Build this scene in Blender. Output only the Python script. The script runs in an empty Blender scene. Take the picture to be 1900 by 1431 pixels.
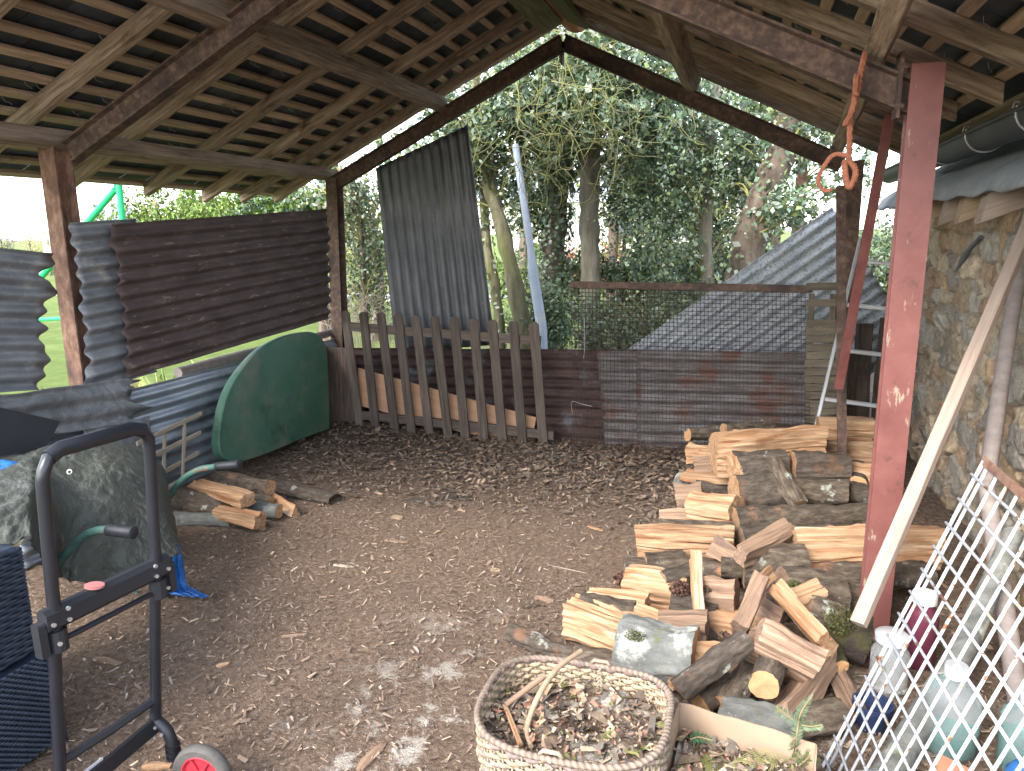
import bpy, math, random
import numpy as np
from mathutils import Vector, Matrix, noise
random.seed(7); np.random.seed(7)
S = bpy.context.scene
C = S.collection
rad = math.radians

# ------------------------------------------------------------ camera
F = 1385.0; PITCH = rad(11.5); ROLL = rad(0.73); EYE = 1.6; YAW = rad(17.6)
_f = Vector((-math.sin(YAW)*math.cos(PITCH), math.cos(YAW)*math.cos(PITCH), -math.sin(PITCH)))
_r = Vector((math.cos(YAW), math.sin(YAW), 0)); _u = _r.cross(_f)
_c, _s = math.cos(ROLL), math.sin(ROLL)
_R = _r*_c - _u*_s; _U = _r*_s + _u*_c
EYEP = Vector((0, 0, EYE))
cd = bpy.data.cameras.new('camera'); cam = bpy.data.objects.new('camera', cd); C.objects.link(cam)
cd.sensor_width = 36; cd.lens = F/1900*36; cd.clip_start = 0.05; cd.clip_end = 2000
Mc = Matrix((_R, _U, -_f)).transposed().to_4x4(); Mc.translation = EYEP; cam.matrix_world = Mc
S.camera = cam
def ray(x, y): return _f + _R*((x-950)/F) + _U*((715.5-y)/F)
def ay(x, y, Y): d = ray(x, y); return EYEP + d*(Y/d.y)
def ax(x, y, X): d = ray(x, y); return EYEP + d*(X/d.x)
def az(x, y, z): d = ray(x, y); return EYEP + d*((z-EYE)/d.z)

# ------------------------------------------------------------ light
SUN_EL, SUN_AZ = rad(40), rad(205)     # azimuth measured clockwise from +Y
W = bpy.data.worlds.new('World'); S.world = W; W.use_nodes = True
nt = W.node_tree; bg = nt.nodes['Background']
sky = nt.nodes.new('ShaderNodeTexSky'); sky.sky_type = 'NISHITA'; sky.sun_disc = False
sky.sun_elevation = SUN_EL; sky.sun_rotation = SUN_AZ; sky.dust_density = 1.0; sky.air_density = 1.0; sky.ozone_density = 1.0
hs = nt.nodes.new('ShaderNodeHueSaturation'); hs.inputs['Saturation'].default_value = 0.5     # thin bright cloud: greyer than a clear sky
nt.links.new(sky.outputs[0], hs.inputs['Color']); nt.links.new(hs.outputs[0], bg.inputs[0]); bg.inputs[1].default_value = 0.15
sd = bpy.data.lights.new('sun', 'SUN'); sd.energy = 0.9; sd.angle = rad(25); sd.color = (1, 0.95, 0.87)
so = bpy.data.objects.new('sun', sd); C.objects.link(so)
sdir = Vector((math.sin(SUN_AZ)*math.cos(SUN_EL), math.cos(SUN_AZ)*math.cos(SUN_EL), math.sin(SUN_EL)))
so.rotation_euler = sdir.to_track_quat('Z', 'Y').to_euler()
S.view_settings.view_transform = 'Standard'; S.view_settings.look = 'None'
S.view_settings.gamma = 1; S.view_settings.exposure = 2.85
S.render.engine = 'CYCLES'
S.cycles.max_bounces = 8; S.cycles.diffuse_bounces = 5; S.cycles.transparent_max_bounces = 16

# ------------------------------------------------------------ materials
class NB:
    def __init__(s, name):
        s.m = bpy.data.materials.new(name); s.m.use_nodes = True; s.t = s.m.node_tree
        s.b = s.t.nodes['Principled BSDF']; s.L = s.t.links.new
    def n(s, t, **k):
        o = s.t.nodes.new('ShaderNode'+t)
        for a, v in k.items(): setattr(o, a, v)
        return o
    def coord(s, kind='Object', stretch=(1, 1, 1), rnd=True):
        tc = s.n('TexCoord'); mp = s.n('Mapping'); mp.inputs['Scale'].default_value = stretch
        s.L(tc.outputs[kind], mp.inputs['Vector'])
        if rnd:
            oi = s.n('ObjectInfo'); ml = s.n('Math', operation='MULTIPLY'); ml.inputs[1].default_value = 37.0
            s.L(oi.outputs['Random'], ml.inputs[0]); s.L(ml.outputs[0], mp.inputs['Location'])
        return mp.outputs[0]
    def noise(s, vec, scale, detail=6, rough=.6, dist=0):
        o = s.n('TexNoise'); o.inputs['Scale'].default_value = scale; o.inputs['Detail'].default_value = detail
        o.inputs['Roughness'].default_value = rough; o.inputs['Distortion'].default_value = dist
        s.L(vec, o.inputs['Vector']); return o.outputs['Fac']
    def ramp(s, fac, stops):
        r = s.n('ValToRGB'); e = r.color_ramp.elements
        while len(e) < len(stops): e.new(.5)
        for i, (p, c) in enumerate(stops):
            e[i].position = p; e[i].color = (*c, 1) if len(c) == 3 else c
        s.L(fac, r.inputs[0]); return r.outputs[0]
    def mix(s, fac, a, b, mode='MIX'):
        m = s.n('Mix', data_type='RGBA', blend_type=mode)
        for v, i in ((fac, 0), (a, 6), (b, 7)):
            if hasattr(v, 'default_value') or hasattr(v, 'links'): s.L(v, m.inputs[i])
            else: m.inputs[i].default_value = v if i == 0 else (*v, 1)
        return m.outputs[2]
    def bump(s, h, strength=.4, dist=.01):
        b = s.n('Bump'); b.inputs['Strength'].default_value = strength; b.inputs['Distance'].default_value = dist
        s.L(h, b.inputs['Height']); s.L(b.outputs[0], s.b.inputs['Normal'])
def lerp3(cols):
    k = len(cols); return [(0.3+0.4*i/(k-1) if k > 1 else .5, c) for i, c in enumerate(cols)]
def pm(name, cols, scale=8, stretch=(1, 1, 1), rough=.8, bump=.35, bdist=.006, metal=0, overlays=(), rnd=.18, attr=False, detail=8, spec=.3, dist=0, trans=0, coord='Object', bscale=None):
    N = NB(name); v = N.coord(coord, stretch)
    f = N.noise(v, scale, detail, .65, dist)
    c = N.ramp(f, lerp3(cols))
    if attr:
        at = N.n('Attribute'); at.attribute_name = 'Col'
        c = N.mix(1.0, at.outputs['Color'], N.ramp(f, [(.3, (.65, .65, .65)), (.7, (1.25, 1.25, 1.25))]), 'MULTIPLY')
    for o in overlays:      # (colour, scale, lo, hi, stretch)
        vv = N.coord(coord, o[4] if len(o) > 4 else (1, 1, 1))
        g = N.ramp(N.noise(vv, o[1], 7, .65), [(o[2], (0, 0, 0)), (o[3], (1, 1, 1))])
        c = N.mix(g, c, o[0])
    if rnd:
        oi = N.n('ObjectInfo'); mr = N.n('MapRange'); mr.inputs[3].default_value = 1-rnd; mr.inputs[4].default_value = 1+rnd
        N.L(oi.outputs['Random'], mr.inputs[0])
        c = N.mix(1.0, c, mr.outputs[0], 'MULTIPLY')
    N.L(c, N.b.inputs['Base Color'])
    N.b.inputs['Roughness'].default_value = rough; N.b.inputs['Metallic'].default_value = metal
    N.b.inputs['Specular IOR Level'].default_value = spec
    if trans: N.b.inputs['Transmission Weight'].default_value = trans
    if bump: N.bump(N.noise(v, (bscale or scale*2.2), 8, .7), bump, bdist)
    return N.m
GR = (1, 14, 14)
M = {}
M['rafter'] = pm('rafter wood', [(.10, .07, .05), (.245, .18, .13), (.38, .29, .215)], 4, GR, .85, .7, rnd=.3, overlays=[((.07, .045, .03), 3, .55, .7, (1, 3, 3)), ((.2, .2, .13), 2.2, .62, .8)])
M['batten'] = pm('batten wood', [(.21, .15, .108), (.35, .255, .18), (.43, .31, .22)], 4, GR, .85, .4, rnd=.25, overlays=[((.08, .055, .04), 2, .58, .72)])
M['purlin'] = pm('purlin wood', [(.10, .075, .06), (.21, .158, .122), (.31, .235, .175)], 4, GR, .85, .5, rnd=.2, overlays=[((.06, .04, .03), 5, .6, .75, (1, 3, 3))])
M['ridge'] = pm('green stained ridge', [(.08, .085, .045), (.14, .14, .08), (.22, .2, .13)], 4, GR, .9, .5)
M['slate'] = pm('slate', [(.025, .03, .036), (.04, .048, .056), (.07, .08, .088)], 14, (1, 1, 1), .55, .4, .003, attr=True, rnd=0, spec=.4)
M['rust'] = pm('rusty steel', [(.04, .026, .021), (.08, .05, .038), (.16, .10, .07)], 28, rough=.85, bump=.6, bdist=.004, rnd=.1, overlays=[((.035, .024, .022), 5, .5, .65)])
M['rust_red'] = pm('bright rusty steel', [(.07, .035, .024), (.15, .08, .053), (.23, .14, .10)], 16, (1, 2, 2), rough=.8, bump=.5, bdist=.004, rnd=.1, overlays=[((.05, .03, .025), 4, .52, .66)])
M['red'] = pm('red oxide paint', [(.115, .04, .035), (.145, .052, .045), (.175, .068, .057)], 7, rough=.5, bump=.25, bdist=.003, rnd=.04,
    overlays=[((.25, .19, .14), 16, .61, .655, (.5, 1.6, 1.6)), ((.09, .04, .03), 12, .60, .68)])
M['red_old'] = pm('old red paint', [(.08, .026, .023), (.12, .038, .032), (.14, .055, .044)], 12, rough=.75, bump=.4, bdist=.003, overlays=[((.09, .06, .045), 8, .56, .66)])
def sheet(name, cols, ov, rough=.6, metal=.2, sc=6): return pm(name, cols, sc, (1, 2.5, 1), rough, .35, .003, metal, ov, rnd=.05)
M['sh_rust'] = sheet('rusted sheet', [(.045, .031, .029), (.073, .051, .048), (.10, .073, .068)], [((.24, .17, .14), 9, .60, .68, (1, 5, 1)), ((.32, .30, .29), 22, .66, .70, (1, 4, 1))], .75, .05, 5)
M['sh_rust2'] = sheet('dark rusted sheet', [(.022, .013, .011), (.045, .026, .022), (.075, .045, .037)], [((.10, .10, .11), 4, .56, .68)], .75, .05, 5)
M['sh_grey'] = sheet('weathered grey sheet', [(.11, .115, .125), (.17, .175, .185), (.24, .245, .25)], [((.36, .33, .30), 5, .58, .74), ((.10, .07, .06), 7, .64, .72)], .55, .35)
M['sh_dark'] = sheet('dark fibre sheet', [(.025, .025, .029), (.045, .046, .052), (.085, .088, .097)], [((.16, .16, .15), 40, .60, .70), ((.10, .11, .05), 2.5, .58, .78, (.4, 5, 1)), ((.025, .025, .03), 3, .5, .6, (.5, 3, 1))], .65, .15, 5)
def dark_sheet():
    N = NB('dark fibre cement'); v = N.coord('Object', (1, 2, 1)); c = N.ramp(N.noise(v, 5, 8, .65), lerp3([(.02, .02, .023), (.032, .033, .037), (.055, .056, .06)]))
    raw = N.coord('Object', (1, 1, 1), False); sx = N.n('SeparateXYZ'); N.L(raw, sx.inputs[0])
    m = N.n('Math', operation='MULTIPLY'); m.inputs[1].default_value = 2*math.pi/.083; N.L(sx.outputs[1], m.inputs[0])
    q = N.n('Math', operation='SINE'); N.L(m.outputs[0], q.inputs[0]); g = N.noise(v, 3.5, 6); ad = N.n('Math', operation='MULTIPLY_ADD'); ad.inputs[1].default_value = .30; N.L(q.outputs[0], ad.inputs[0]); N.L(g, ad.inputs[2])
    c = N.mix(N.ramp(ad.outputs[0], [(.48, (0, 0, 0)), (.86, (1, 1, 1))]), c, (.105, .105, .107))        # crest highlight and trough shade painted into the rib colour
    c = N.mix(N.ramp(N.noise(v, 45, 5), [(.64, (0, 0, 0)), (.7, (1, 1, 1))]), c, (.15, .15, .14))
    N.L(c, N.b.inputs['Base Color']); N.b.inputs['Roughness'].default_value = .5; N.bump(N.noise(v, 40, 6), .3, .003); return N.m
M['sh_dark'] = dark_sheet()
M['sh_galv'] = sheet('galvanised sheet', [(.23, .25, .29), (.31, .34, .38), (.42, .44, .48)], [((.12, .12, .13), 3, .58, .74)], .42, .55)
M['sh_mix'] = sheet('patchy grey brown sheet', [(.07, .058, .055), (.115, .105, .103), (.17, .165, .165)], [((.12, .06, .045), 3.5, .52, .62), ((.12, .07, .048), 6, .62, .72)], .6, .3)
M['sh_lean'] = sheet('pale grey roofing sheet', [(.28, .30, .32), (.38, .405, .42), (.5, .52, .53)], [((.17, .18, .19), 50, .5, .62), ((.5, .5, .5), 4, .6, .75)], .5, .3)
M['lead'] = pm('crumpled lead flashing', [(.08, .085, .09), (.15, .155, .16), (.24, .24, .245)], 7, rough=.5, bump=.7, bdist=.012, metal=.4, dist=1.5)
M['green_table'] = pm('green plastic', [(.035, .085, .057), (.044, .105, .07), (.058, .122, .085)], 3, rough=.5, bump=.12, rnd=0, overlays=[((.13, .13, .105), 4, .45, .75), ((.17, .155, .12), 38, .64, .70), ((.02, .035, .022), 3.5, .6, .75)])
M['picket'] = pm('grey brown picket wood', [(.045, .033, .026), (.082, .062, .05), (.125, .097, .08)], 3.5, GR, .85, .5, rnd=.15)
M['dark_wood'] = pm('dark old board', [(.03, .022, .018), (.065, .046, .036), (.11, .08, .064)], 4, GR, .9, .5, overlays=[((.02, .018, .016), 3, .55, .7)])
M['ply'] = pm('pale plywood', [(.32, .17, .095), (.38, .215, .125), (.42, .25, .155)], 3, (1, 10, 10), .8, .15, overlays=[((.2, .13, .09), 4, .65, .75)])
M['lath'] = pm('grey lath', [(.16, .135, .10), (.24, .205, .155), (.33, .28, .22)], 4, GR, .9, .4)
M['lath_dark'] = pm('dark lath', [(.06, .048, .034), (.10, .082, .058), (.15, .125, .09)], 4, GR, .9, .4)
M['plank'] = pm('planed timber', [(.22, .15, .095), (.28, .2, .13), (.33, .24, .165)], 3, (1, 16, 16), .7, .2, rnd=.03)
M['plank_grey'] = pm('greyed timber', [(.22, .17, .14), (.28, .215, .175), (.34, .27, .22)], 3, (1, 16, 16), .8, .2, rnd=.03)
M['pole_wood'] = pm('bark stripped pole', [(.13, .11, .10), (.18, .15, .138), (.22, .19, .17)], 8, (1, 3, 3), .8, .5, overlays=[((.12, .09, .08), 6, .6, .7)])
M['wire'] = pm('rusty wire', [(.035, .022, .018), (.06, .038, .031)], 10, rough=.8, bump=0, rnd=0)
M['alu'] = pm('aluminium', [(.28, .28, .28), (.36, .36, .36)], 10, (1, 6, 6), .5, .1, metal=.5)
M['split'] = pm('split ash wood', [(.15, .072, .036), (.28, .16, .085), (.36, .23, .135), (.43, .31, .20)], 2.6, (1, 24, 24), .75, .7, .006, rnd=.10, overlays=[((.24, .105, .045), 3.2, .52, .66, (.6, 7, 7)), ((.44, .345, .24), 2.2, .60, .7, (.6, 5, 5)), ((.16, .10, .07), 9, .66, .72, (1, 5, 5))], dist=.4)
M['split_old'] = pm('weathered split wood', [(.13, .08, .055), (.235, .15, .10), (.33, .23, .155)], 2.6, (1, 24, 24), .8, .8, .006, rnd=.14, overlays=[((.11, .07, .055), 4, .56, .68, (1, 4, 4))], dist=.4)
M['bark'] = pm('bark', [(.035, .025, .018), (.085, .064, .046), (.17, .135, .10)], 18, (1, 2.5, 2.5), .9, .9, .014, rnd=.2, overlays=[((.28, .29, .25), 9, .60, .655), ((.28, .14, .08), 4, .64, .7), ((.13, .13, .035), 6, .64, .74)])
M['bark_grey'] = pm('grey lichen bark', [(.07, .07, .066), (.125, .125, .115), (.19, .19, .17)], 12, (1, 1.6, 1.6), .9, .8, .01, rnd=.1, overlays=[((.30, .30, .26), 7, .57, .63), ((.10, .11, .03), 8, .60, .68)])
M['bark_dark'] = pm('dark bark', [(.03, .023, .018), (.065, .05, .038), (.12, .095, .075)], 20, (1, 3, 3), .85, .8, .01, rnd=.15, overlays=[((.24, .24, .2), 12, .62, .67), ((.14, .075, .045), 5, .6, .68)])
M['bark_moss'] = pm('mossy bark', [(.03, .026, .015), (.06, .055, .022), (.10, .092, .035)], 30, rough=.95, bump=1, bdist=.02, rnd=.1, overlays=[((.05, .035, .03), 5, .52, .6), ((.5, .5, .45), 12, .66, .7)])
def endgrain():
    N = NB('end grain'); v = N.coord('Object', (0, 1, 1), False)
    l = N.n('VectorMath', operation='LENGTH'); N.L(v, l.inputs[0])
    nz = N.noise(v, 12, 4); a = N.n('Math', operation='MULTIPLY_ADD'); a.inputs[1].default_value = .012
    N.L(nz, a.inputs[0]); N.L(l.outputs['Value'], a.inputs[2])
    s = N.n('Math', operation='MULTIPLY'); s.inputs[1].default_value = 900; N.L(a.outputs[0], s.inputs[0])
    q = N.n('Math', operation='SINE'); N.L(s.outputs[0], q.inputs[0])
    c = N.ramp(q.outputs[0], [(0, (.36, .19, .085)), (1, (.44, .26, .13))])
    c = N.mix(N.ramp(N.noise(v, 25, 6), [(.4, (0, 0, 0)), (.75, (1, 1, 1))]), c, (.25, .13, .06))
    N.L(c, N.b.inputs['Base Color']); N.b.inputs['Roughness'].default_value = .8; N.bump(N.noise(v, 60, 5), .4, .003)
    return N.m
M['end'] = endgrain()
M['card'] = pm('cardboard', [(.27, .19, .125), (.31, .22, .15), (.34, .25, .175)], 3, rough=.85, bump=.1, rnd=0, overlays=[((.34, .24, .17), 3, .62, .8)])
M['black_tube'] = pm('black tube', [(.006, .007, .010), (.011, .012, .017)], 5, rough=.35, bump=.05, rnd=0, spec=.5, overlays=[((.05, .046, .042), 60, .70, .74)])
M['black_plastic'] = pm('black plastic', [(.008, .0085, .011), (.016, .0165, .021)], 5, rough=.5, bump=.1, rnd=0, spec=.4, overlays=[((.06, .055, .05), 35, .68, .75)])
M['steel_dot'] = pm('rivet steel', [(.5, .5, .5), (.6, .6, .6)], 5, rough=.35, bump=0, metal=.8)
M['red_plastic'] = pm('red plastic', [(.32, .02, .03), (.38, .03, .045)], 5, rough=.45, bump=.05, rnd=0)
M['pink'] = pm('faded red plastic', [(.26, .09, .085), (.3, .12, .11)], 5, rough=.6, bump=.05, rnd=0)
M['rubber'] = pm('dusty rubber', [(.05, .048, .045), (.11, .10, .09)], 12, rough=.85, bump=.2, rnd=0)
M['label'] = pm('paper label', [(.3, .31, .33), (.36, .36, .38)], 5, rough=.5, bump=0, rnd=0)
M['tarp'] = pm('olive tarpaulin', [(.032, .036, .029), (.05, .054, .044), (.08, .084, .072)], 5, rough=.58, bump=1, bdist=.03, rnd=0, spec=.5, dist=1.6, overlays=[((.12, .124, .115), 22, .62, .68, (1, 1, .35)), ((.035, .03, .025), 4, .6, .72)], detail=10)
M['tarp_blue'] = pm('blue tarpaulin', [(.008, .06, .22), (.015, .11, .36), (.04, .17, .42)], 14, rough=.4, bump=.9, bdist=.01, rnd=0, spec=.5, dist=1)
M['wicker_dark'] = pm('dark blue plastic wicker', [(.012, .018, .032), (.03, .04, .06)], 20, rough=.5, bump=.1, rnd=0)
M['green_tube'] = pm('worn green paint', [(.025, .065, .052), (.04, .09, .073), (.06, .11, .09)], 10, (1, 3, 3), .55, .3, rnd=0, overlays=[((.15, .085, .06), 9, .55, .63)])
M['green_bright'] = pm('bright green paint', [(.02, .36, .12), (.025, .42, .16)], 3, rough=.4, bump=0, rnd=0)
M['basket'] = pm('willow strand', [(.5, .42, .32), (.62, .54, .43), (.7, .63, .52)], 30, rough=.8, bump=.2, attr=True, rnd=0)
M['litter'] = pm('litter flakes', [(.5, .5, .5)]*2, 40, rough=.85, bump=.2, attr=True, rnd=0)
M['leaf'] = pm('leaf', [(.5, .5, .5)]*2, 6, rough=.38, bump=0, attr=True, rnd=0, spec=.6)
M['leaf_soft'] = pm('soft leaf', [(.5, .5, .5)]*2, 6, rough=.65, bump=0, attr=True, rnd=0, spec=.3)
M['trunk'] = pm('mossy trunk', [(.08, .075, .04), (.16, .148, .088), (.26, .24, .16)], 11, (1, 1, .22), .9, 1, .03, rnd=.12, overlays=[((.17, .19, .05), 3, .52, .68), ((.10, .08, .06), 8, .62, .7)])
M['trunk_grey'] = pm('grey trunk', [(.10, .088, .064), (.19, .17, .13), (.28, .255, .2)], 12, (1, 1, .2), .9, 1, .03, rnd=.1, overlays=[((.18, .2, .08), 2.5, .55, .75), ((.12, .1, .08), 9, .62, .7)])
M['trunk_dark'] = pm('dark rough trunk', [(.06, .045, .035), (.13, .10, .075), (.22, .17, .13)], 9, (1, 1, .3), .9, .9, .02, rnd=.1)
M['twig'] = pm('yellow green twig', [(.16, .17, .05), (.22, .22, .075), (.26, .22, .12)], 6, rough=.8, bump=0, rnd=.3)
M['twig_grey'] = pm('dry twig', [(.24, .2, .15), (.36, .3, .23)], 6, rough=.8, bump=0, rnd=.3)
M['pole_grey'] = pm('blue grey pole', [(.3, .34, .42), (.38, .42, .5)], 5, rough=.5, bump=.05, rnd=0, metal=.2, overlays=[((.45, .46, .45), 5, .6, .7)])
M['stone'] = pm('rubble stone', [(.5, .5, .5)]*2, 30, rough=.92, bump=1, bdist=.012, attr=True, rnd=0, overlays=[((.20, .16, .12), 7, .60, .74), ((.42, .36, .28), 24, .62, .70), ((.12, .10, .075), 30, .64, .7)])
M['cement'] = pm('cement roofing', [(.17, .178, .19), (.23, .24, .255), (.3, .31, .32)], 6, rough=.7, bump=.4, bdist=.005, rnd=0, overlays=[((.1, .1, .08), 30, .62, .7)])
M['gutter'] = pm('dark grey gutter', [(.032, .034, .038), (.052, .054, .06)], 5, rough=.45, bump=.05, rnd=0)
M['rope'] = pm('orange rope', [(.17, .06, .035), (.29, .11, .062)], 40, rough=.9, bump=.6, rnd=0)
def plastic(name, col, rough=.25, t=.75):
    N = NB(name); N.b.inputs['Base Color'].default_value = (*col, 1); N.b.inputs['Roughness'].default_value = rough
    N.b.inputs['Transmission Weight'].default_value = t; N.b.inputs['IOR'].default_value = 1.3; return N.m
M['clear'] = plastic('cloudy clear plastic', (.86, .9, .91), .22, .88)
M['purple'] = plastic('red wine liquid', (.12, .03, .05), .2, .3)
M['liquid'] = plastic('green liquid', (.02, .25, .2), .2, .4)
M['white'] = pm('white plastic', [(.36, .37, .38), (.42, .42, .42)], 5, rough=.45, bump=0, rnd=.05)
M['white_rust'] = pm('chipped white paint', [(.46, .48, .52), (.52, .53, .56)], 5, rough=.4, bump=.2, bdist=.002, rnd=0, overlays=[((.18, .075, .03), 24, .60, .63, (1, 1, 1)), ((.36, .30, .2), 14, .58, .64)])
M['cap_blue'] = pm('blue plastic', [(.02, .09, .27), (.03, .12, .3)], 5, rough=.4, bump=0, rnd=0)
M['terracotta'] = pm('terracotta', [(.35, .15, .09), (.42, .2, .12)], 8, rough=.85, bump=.2, rnd=0)
M['dark_metal'] = pm('dark iron', [(.05, .055, .06), (.1, .105, .11)], 12, rough=.6, bump=.3, rnd=0)
M['house_wall'] = pm('pale render', [(.6, .55, .5), (.68, .62, .56)], 3, rough=.9, bump=0, rnd=.1)
M['pot'] = pm('dark blue glaze', [(.012, .02, .05), (.02, .03, .07)], 5, rough=.4, bump=0, rnd=0)
M['house_roof'] = pm('slate roof far', [(.4, .42, .46), (.48, .5, .53)], 3, rough=.8, bump=0, rnd=.1)
M['window'] = pm('window glass', [(.05, .06, .08), (.08, .09, .1)], 3, rough=.1, bump=0, rnd=0)
def ground_mat():
    N = NB('ground'); v = N.coord('Object', (1, 1, 1), False)
    a = N.noise(v, 3.0, 8, .7); b = N.noise(v, 45, 8, .75); d = N.noise(v, 140, 4, .7)
    c = N.ramp(b, [(.36, (.10, .066, .046)), (.5, (.22, .152, .108)), (.64, (.35, .255, .19))])
    c = N.mix(N.ramp(a, [(.4, (0, 0, 0)), (.7, (.6, .6, .6))]), c, (.205, .147, .11))
    c = N.mix(N.ramp(d, [(.62, (0, 0, 0)), (.7, (1, 1, 1))]), c, (.36, .28, .21))
    # darker litter colour towards the back
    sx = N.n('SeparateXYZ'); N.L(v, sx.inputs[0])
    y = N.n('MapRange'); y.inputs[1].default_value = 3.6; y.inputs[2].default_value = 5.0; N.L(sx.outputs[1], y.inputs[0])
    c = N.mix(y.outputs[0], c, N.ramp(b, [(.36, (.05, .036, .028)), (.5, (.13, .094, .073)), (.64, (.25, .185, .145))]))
    # chalky white patches in the foreground
    e = N.noise(v, 5.5, 9, .72); g1 = N.ramp(e, [(.535, (0, 0, 0)), (.60, (1, 1, 1))])
    m1 = N.n('MapRange'); m1.inputs[1].default_value = 2.9; m1.inputs[2].default_value = 2.2; N.L(sx.outputs[1], m1.inputs[0])
    m2 = N.n('MapRange'); m2.inputs[1].default_value = -1.5; m2.inputs[2].default_value = -1.1; N.L(sx.outputs[0], m2.inputs[0])
    k = N.n('Math', operation='MULTIPLY'); N.L(m1.outputs[0], k.inputs[0]); N.L(m2.outputs[0], k.inputs[1])
    k2 = N.n('Math', operation='MULTIPLY'); N.L(k.outputs[0], k2.inputs[0]); N.L(g1, k2.inputs[1])
    c = N.mix(k2.outputs[0], c, (.55, .49, .42))
    # grass outside the shed
    gn = N.noise(v, 2, 8, .7); gr = N.ramp(gn, [(.3, (.09, .125, .03)), (.55, (.15, .20, .05)), (.75, (.26, .27, .11))])
    x1 = N.n('MapRange'); x1.inputs[1].default_value = -3.6; x1.inputs[2].default_value = -4.0; N.L(sx.outputs[0], x1.inputs[0])
    y1 = N.n('MapRange'); y1.inputs[1].default_value = 9; y1.inputs[2].default_value = 11; N.L(sx.outputs[1], y1.inputs[0])
    mx = N.n('Math', operation='MAXIMUM'); N.L(x1.outputs[0], mx.inputs[0]); N.L(y1.outputs[0], mx.inputs[1])
    c = N.mix(mx.outputs[0], c, gr)
    N.L(c, N.b.inputs['Base Color']); N.b.inputs['Roughness'].default_value = .92; N.b.inputs['Specular IOR Level'].default_value = .15
    ad = N.n('Math', operation='ADD'); N.L(b, ad.inputs[0]); N.L(d, ad.inputs[1]); N.bump(ad.outputs[0], 1.0, .02)
    return N.m
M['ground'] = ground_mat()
M['road'] = pm('pale road', [(.5, .48, .45), (.55, .53, .5)], 5, rough=.9, bump=0, rnd=0)

# ------------------------------------------------------------ mesh helpers
WM = {}
def put(o, mat4, parent=None):
    C.objects.link(o)
    WM[o] = mat4
    if parent is not None:
        o.parent = parent; o.matrix_basis = WM[parent].inverted() @ mat4
    else: o.matrix_basis = mat4
    return o
def tag(o, label=None, cat=None, group=None, kind=None):
    if label: o['label'] = label
    if cat: o['category'] = cat
    if group: o['group'] = group
    if kind: o['kind'] = kind
    return o
def thing(name, label, cat, loc=(0, 0, 0), group=None):
    o = bpy.data.objects.new(name, None); o.empty_display_size = .1
    put(o, Matrix.Translation(Vector(loc))); return tag(o, label, cat, group)
class MB:
    def __init__(s): s.v = []; s.f = []; s.m = []; s.c = None
    def add(s, v, f, m=0):
        n = len(s.v); s.v += [tuple(p) for p in v]; s.f += [tuple(i+n for i in q) for q in f]
        s.m += ([m]*len(f) if isinstance(m, int) else list(m))
    def box(s, p, q, w, h, up=(0, 0, 1), m=0, ch=0.0):
        Fm = frame(p, q, up); L = (Vector(q)-Vector(p)).length
        c = min(ch, w*.3, h*.3)
        if c > 0: pr = [(-w/2+c, -h/2), (w/2-c, -h/2), (w/2, -h/2+c), (w/2, h/2-c), (w/2-c, h/2), (-w/2+c, h/2), (-w/2, h/2-c), (-w/2, -h/2+c)]
        else: pr = [(-w/2, -h/2), (w/2, -h/2), (w/2, h/2), (-w/2, h/2)]
        k = len(pr)
        vs = [Fm @ Vector((x, a, b)) for x in (0, L) for a, b in pr]
        fs = [(i, (i+1) % k, k+(i+1) % k, k+i) for i in range(k)] + [tuple(range(k))[::-1], tuple(range(k, 2*k))]
        s.add(vs, fs, m)
    def tube(s, pts, r, n=8, m=0, cap=True, flat=1.0):
        pts = [Vector(p) for p in pts]; k = len(pts)
        rr = r if isinstance(r, (list, tuple)) else [r]*k
        up = Vector((0, 0, 1)); vs = []; prev = None
        for i, p in enumerate(pts):
            t = (pts[min(i+1, k-1)]-pts[max(i-1, 0)]).normalized()
            if prev is None:
                a = t.cross(up)
                if a.length < .05: a = t.cross(Vector((1, 0, 0)))
            else: a = prev - t*prev.dot(t)
            a.normalize(); b = t.cross(a); prev = a
            for j in range(n):
                w = 2*math.pi*j/n; vs.append(p + a*math.cos(w)*rr[i] + b*math.sin(w)*rr[i]*flat)
        fs = [(i*n+j, i*n+(j+1) % n, (i+1)*n+(j+1) % n, (i+1)*n+j) for i in range(k-1) for j in range(n)]
        if cap: fs += [tuple(range(n))[::-1], tuple(range((k-1)*n, k*n))]
        s.add(vs, fs, m)
    def build(s, name, mats, parent=None, smooth=False, mat4=None, col=None):
        me = bpy.data.meshes.new(name)
        if mat4 is None:
            # origin at the lowest centre of the mesh
            a = np.array(s.v); cx = (a.min(0)+a.max(0))/2; cx[2] = a[:, 2].min()
            a = a-cx; mat4 = Matrix.Translation(Vector(cx)); vv = a.tolist()
        else: vv = s.v
        me.from_pydata(vv, [], s.f); me.update()
        if not isinstance(mats, (list, tuple)): mats = [mats]
        for m in mats: me.materials.append(m)
        if len(mats) > 1: me.polygons.foreach_set('material_index', s.m)
        if smooth: me.polygons.foreach_set('use_smooth', [True]*len(s.f))
        if col is not None:
            ca = me.color_attributes.new('Col', 'FLOAT_COLOR', 'POINT')
            cc = np.ones((len(s.v), 4)); cc[:, :3] = col; ca.data.foreach_set('color', cc.ravel())
        o = bpy.data.objects.new(name, me)
        return put(o, mat4, parent)
def frame(p, q, up=(0, 0, 1)):
    p = Vector(p); x = (Vector(q)-p).normalized(); z = Vector(up); z = z - x*z.dot(x)
    if z.length < 1e-3: z = Vector((0, 1, 0)); z = z - x*z.dot(x)
    z.normalize(); y = z.cross(x)
    m = Matrix((x, y, z)).transposed().to_4x4(); m.translation = p; return m
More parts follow.
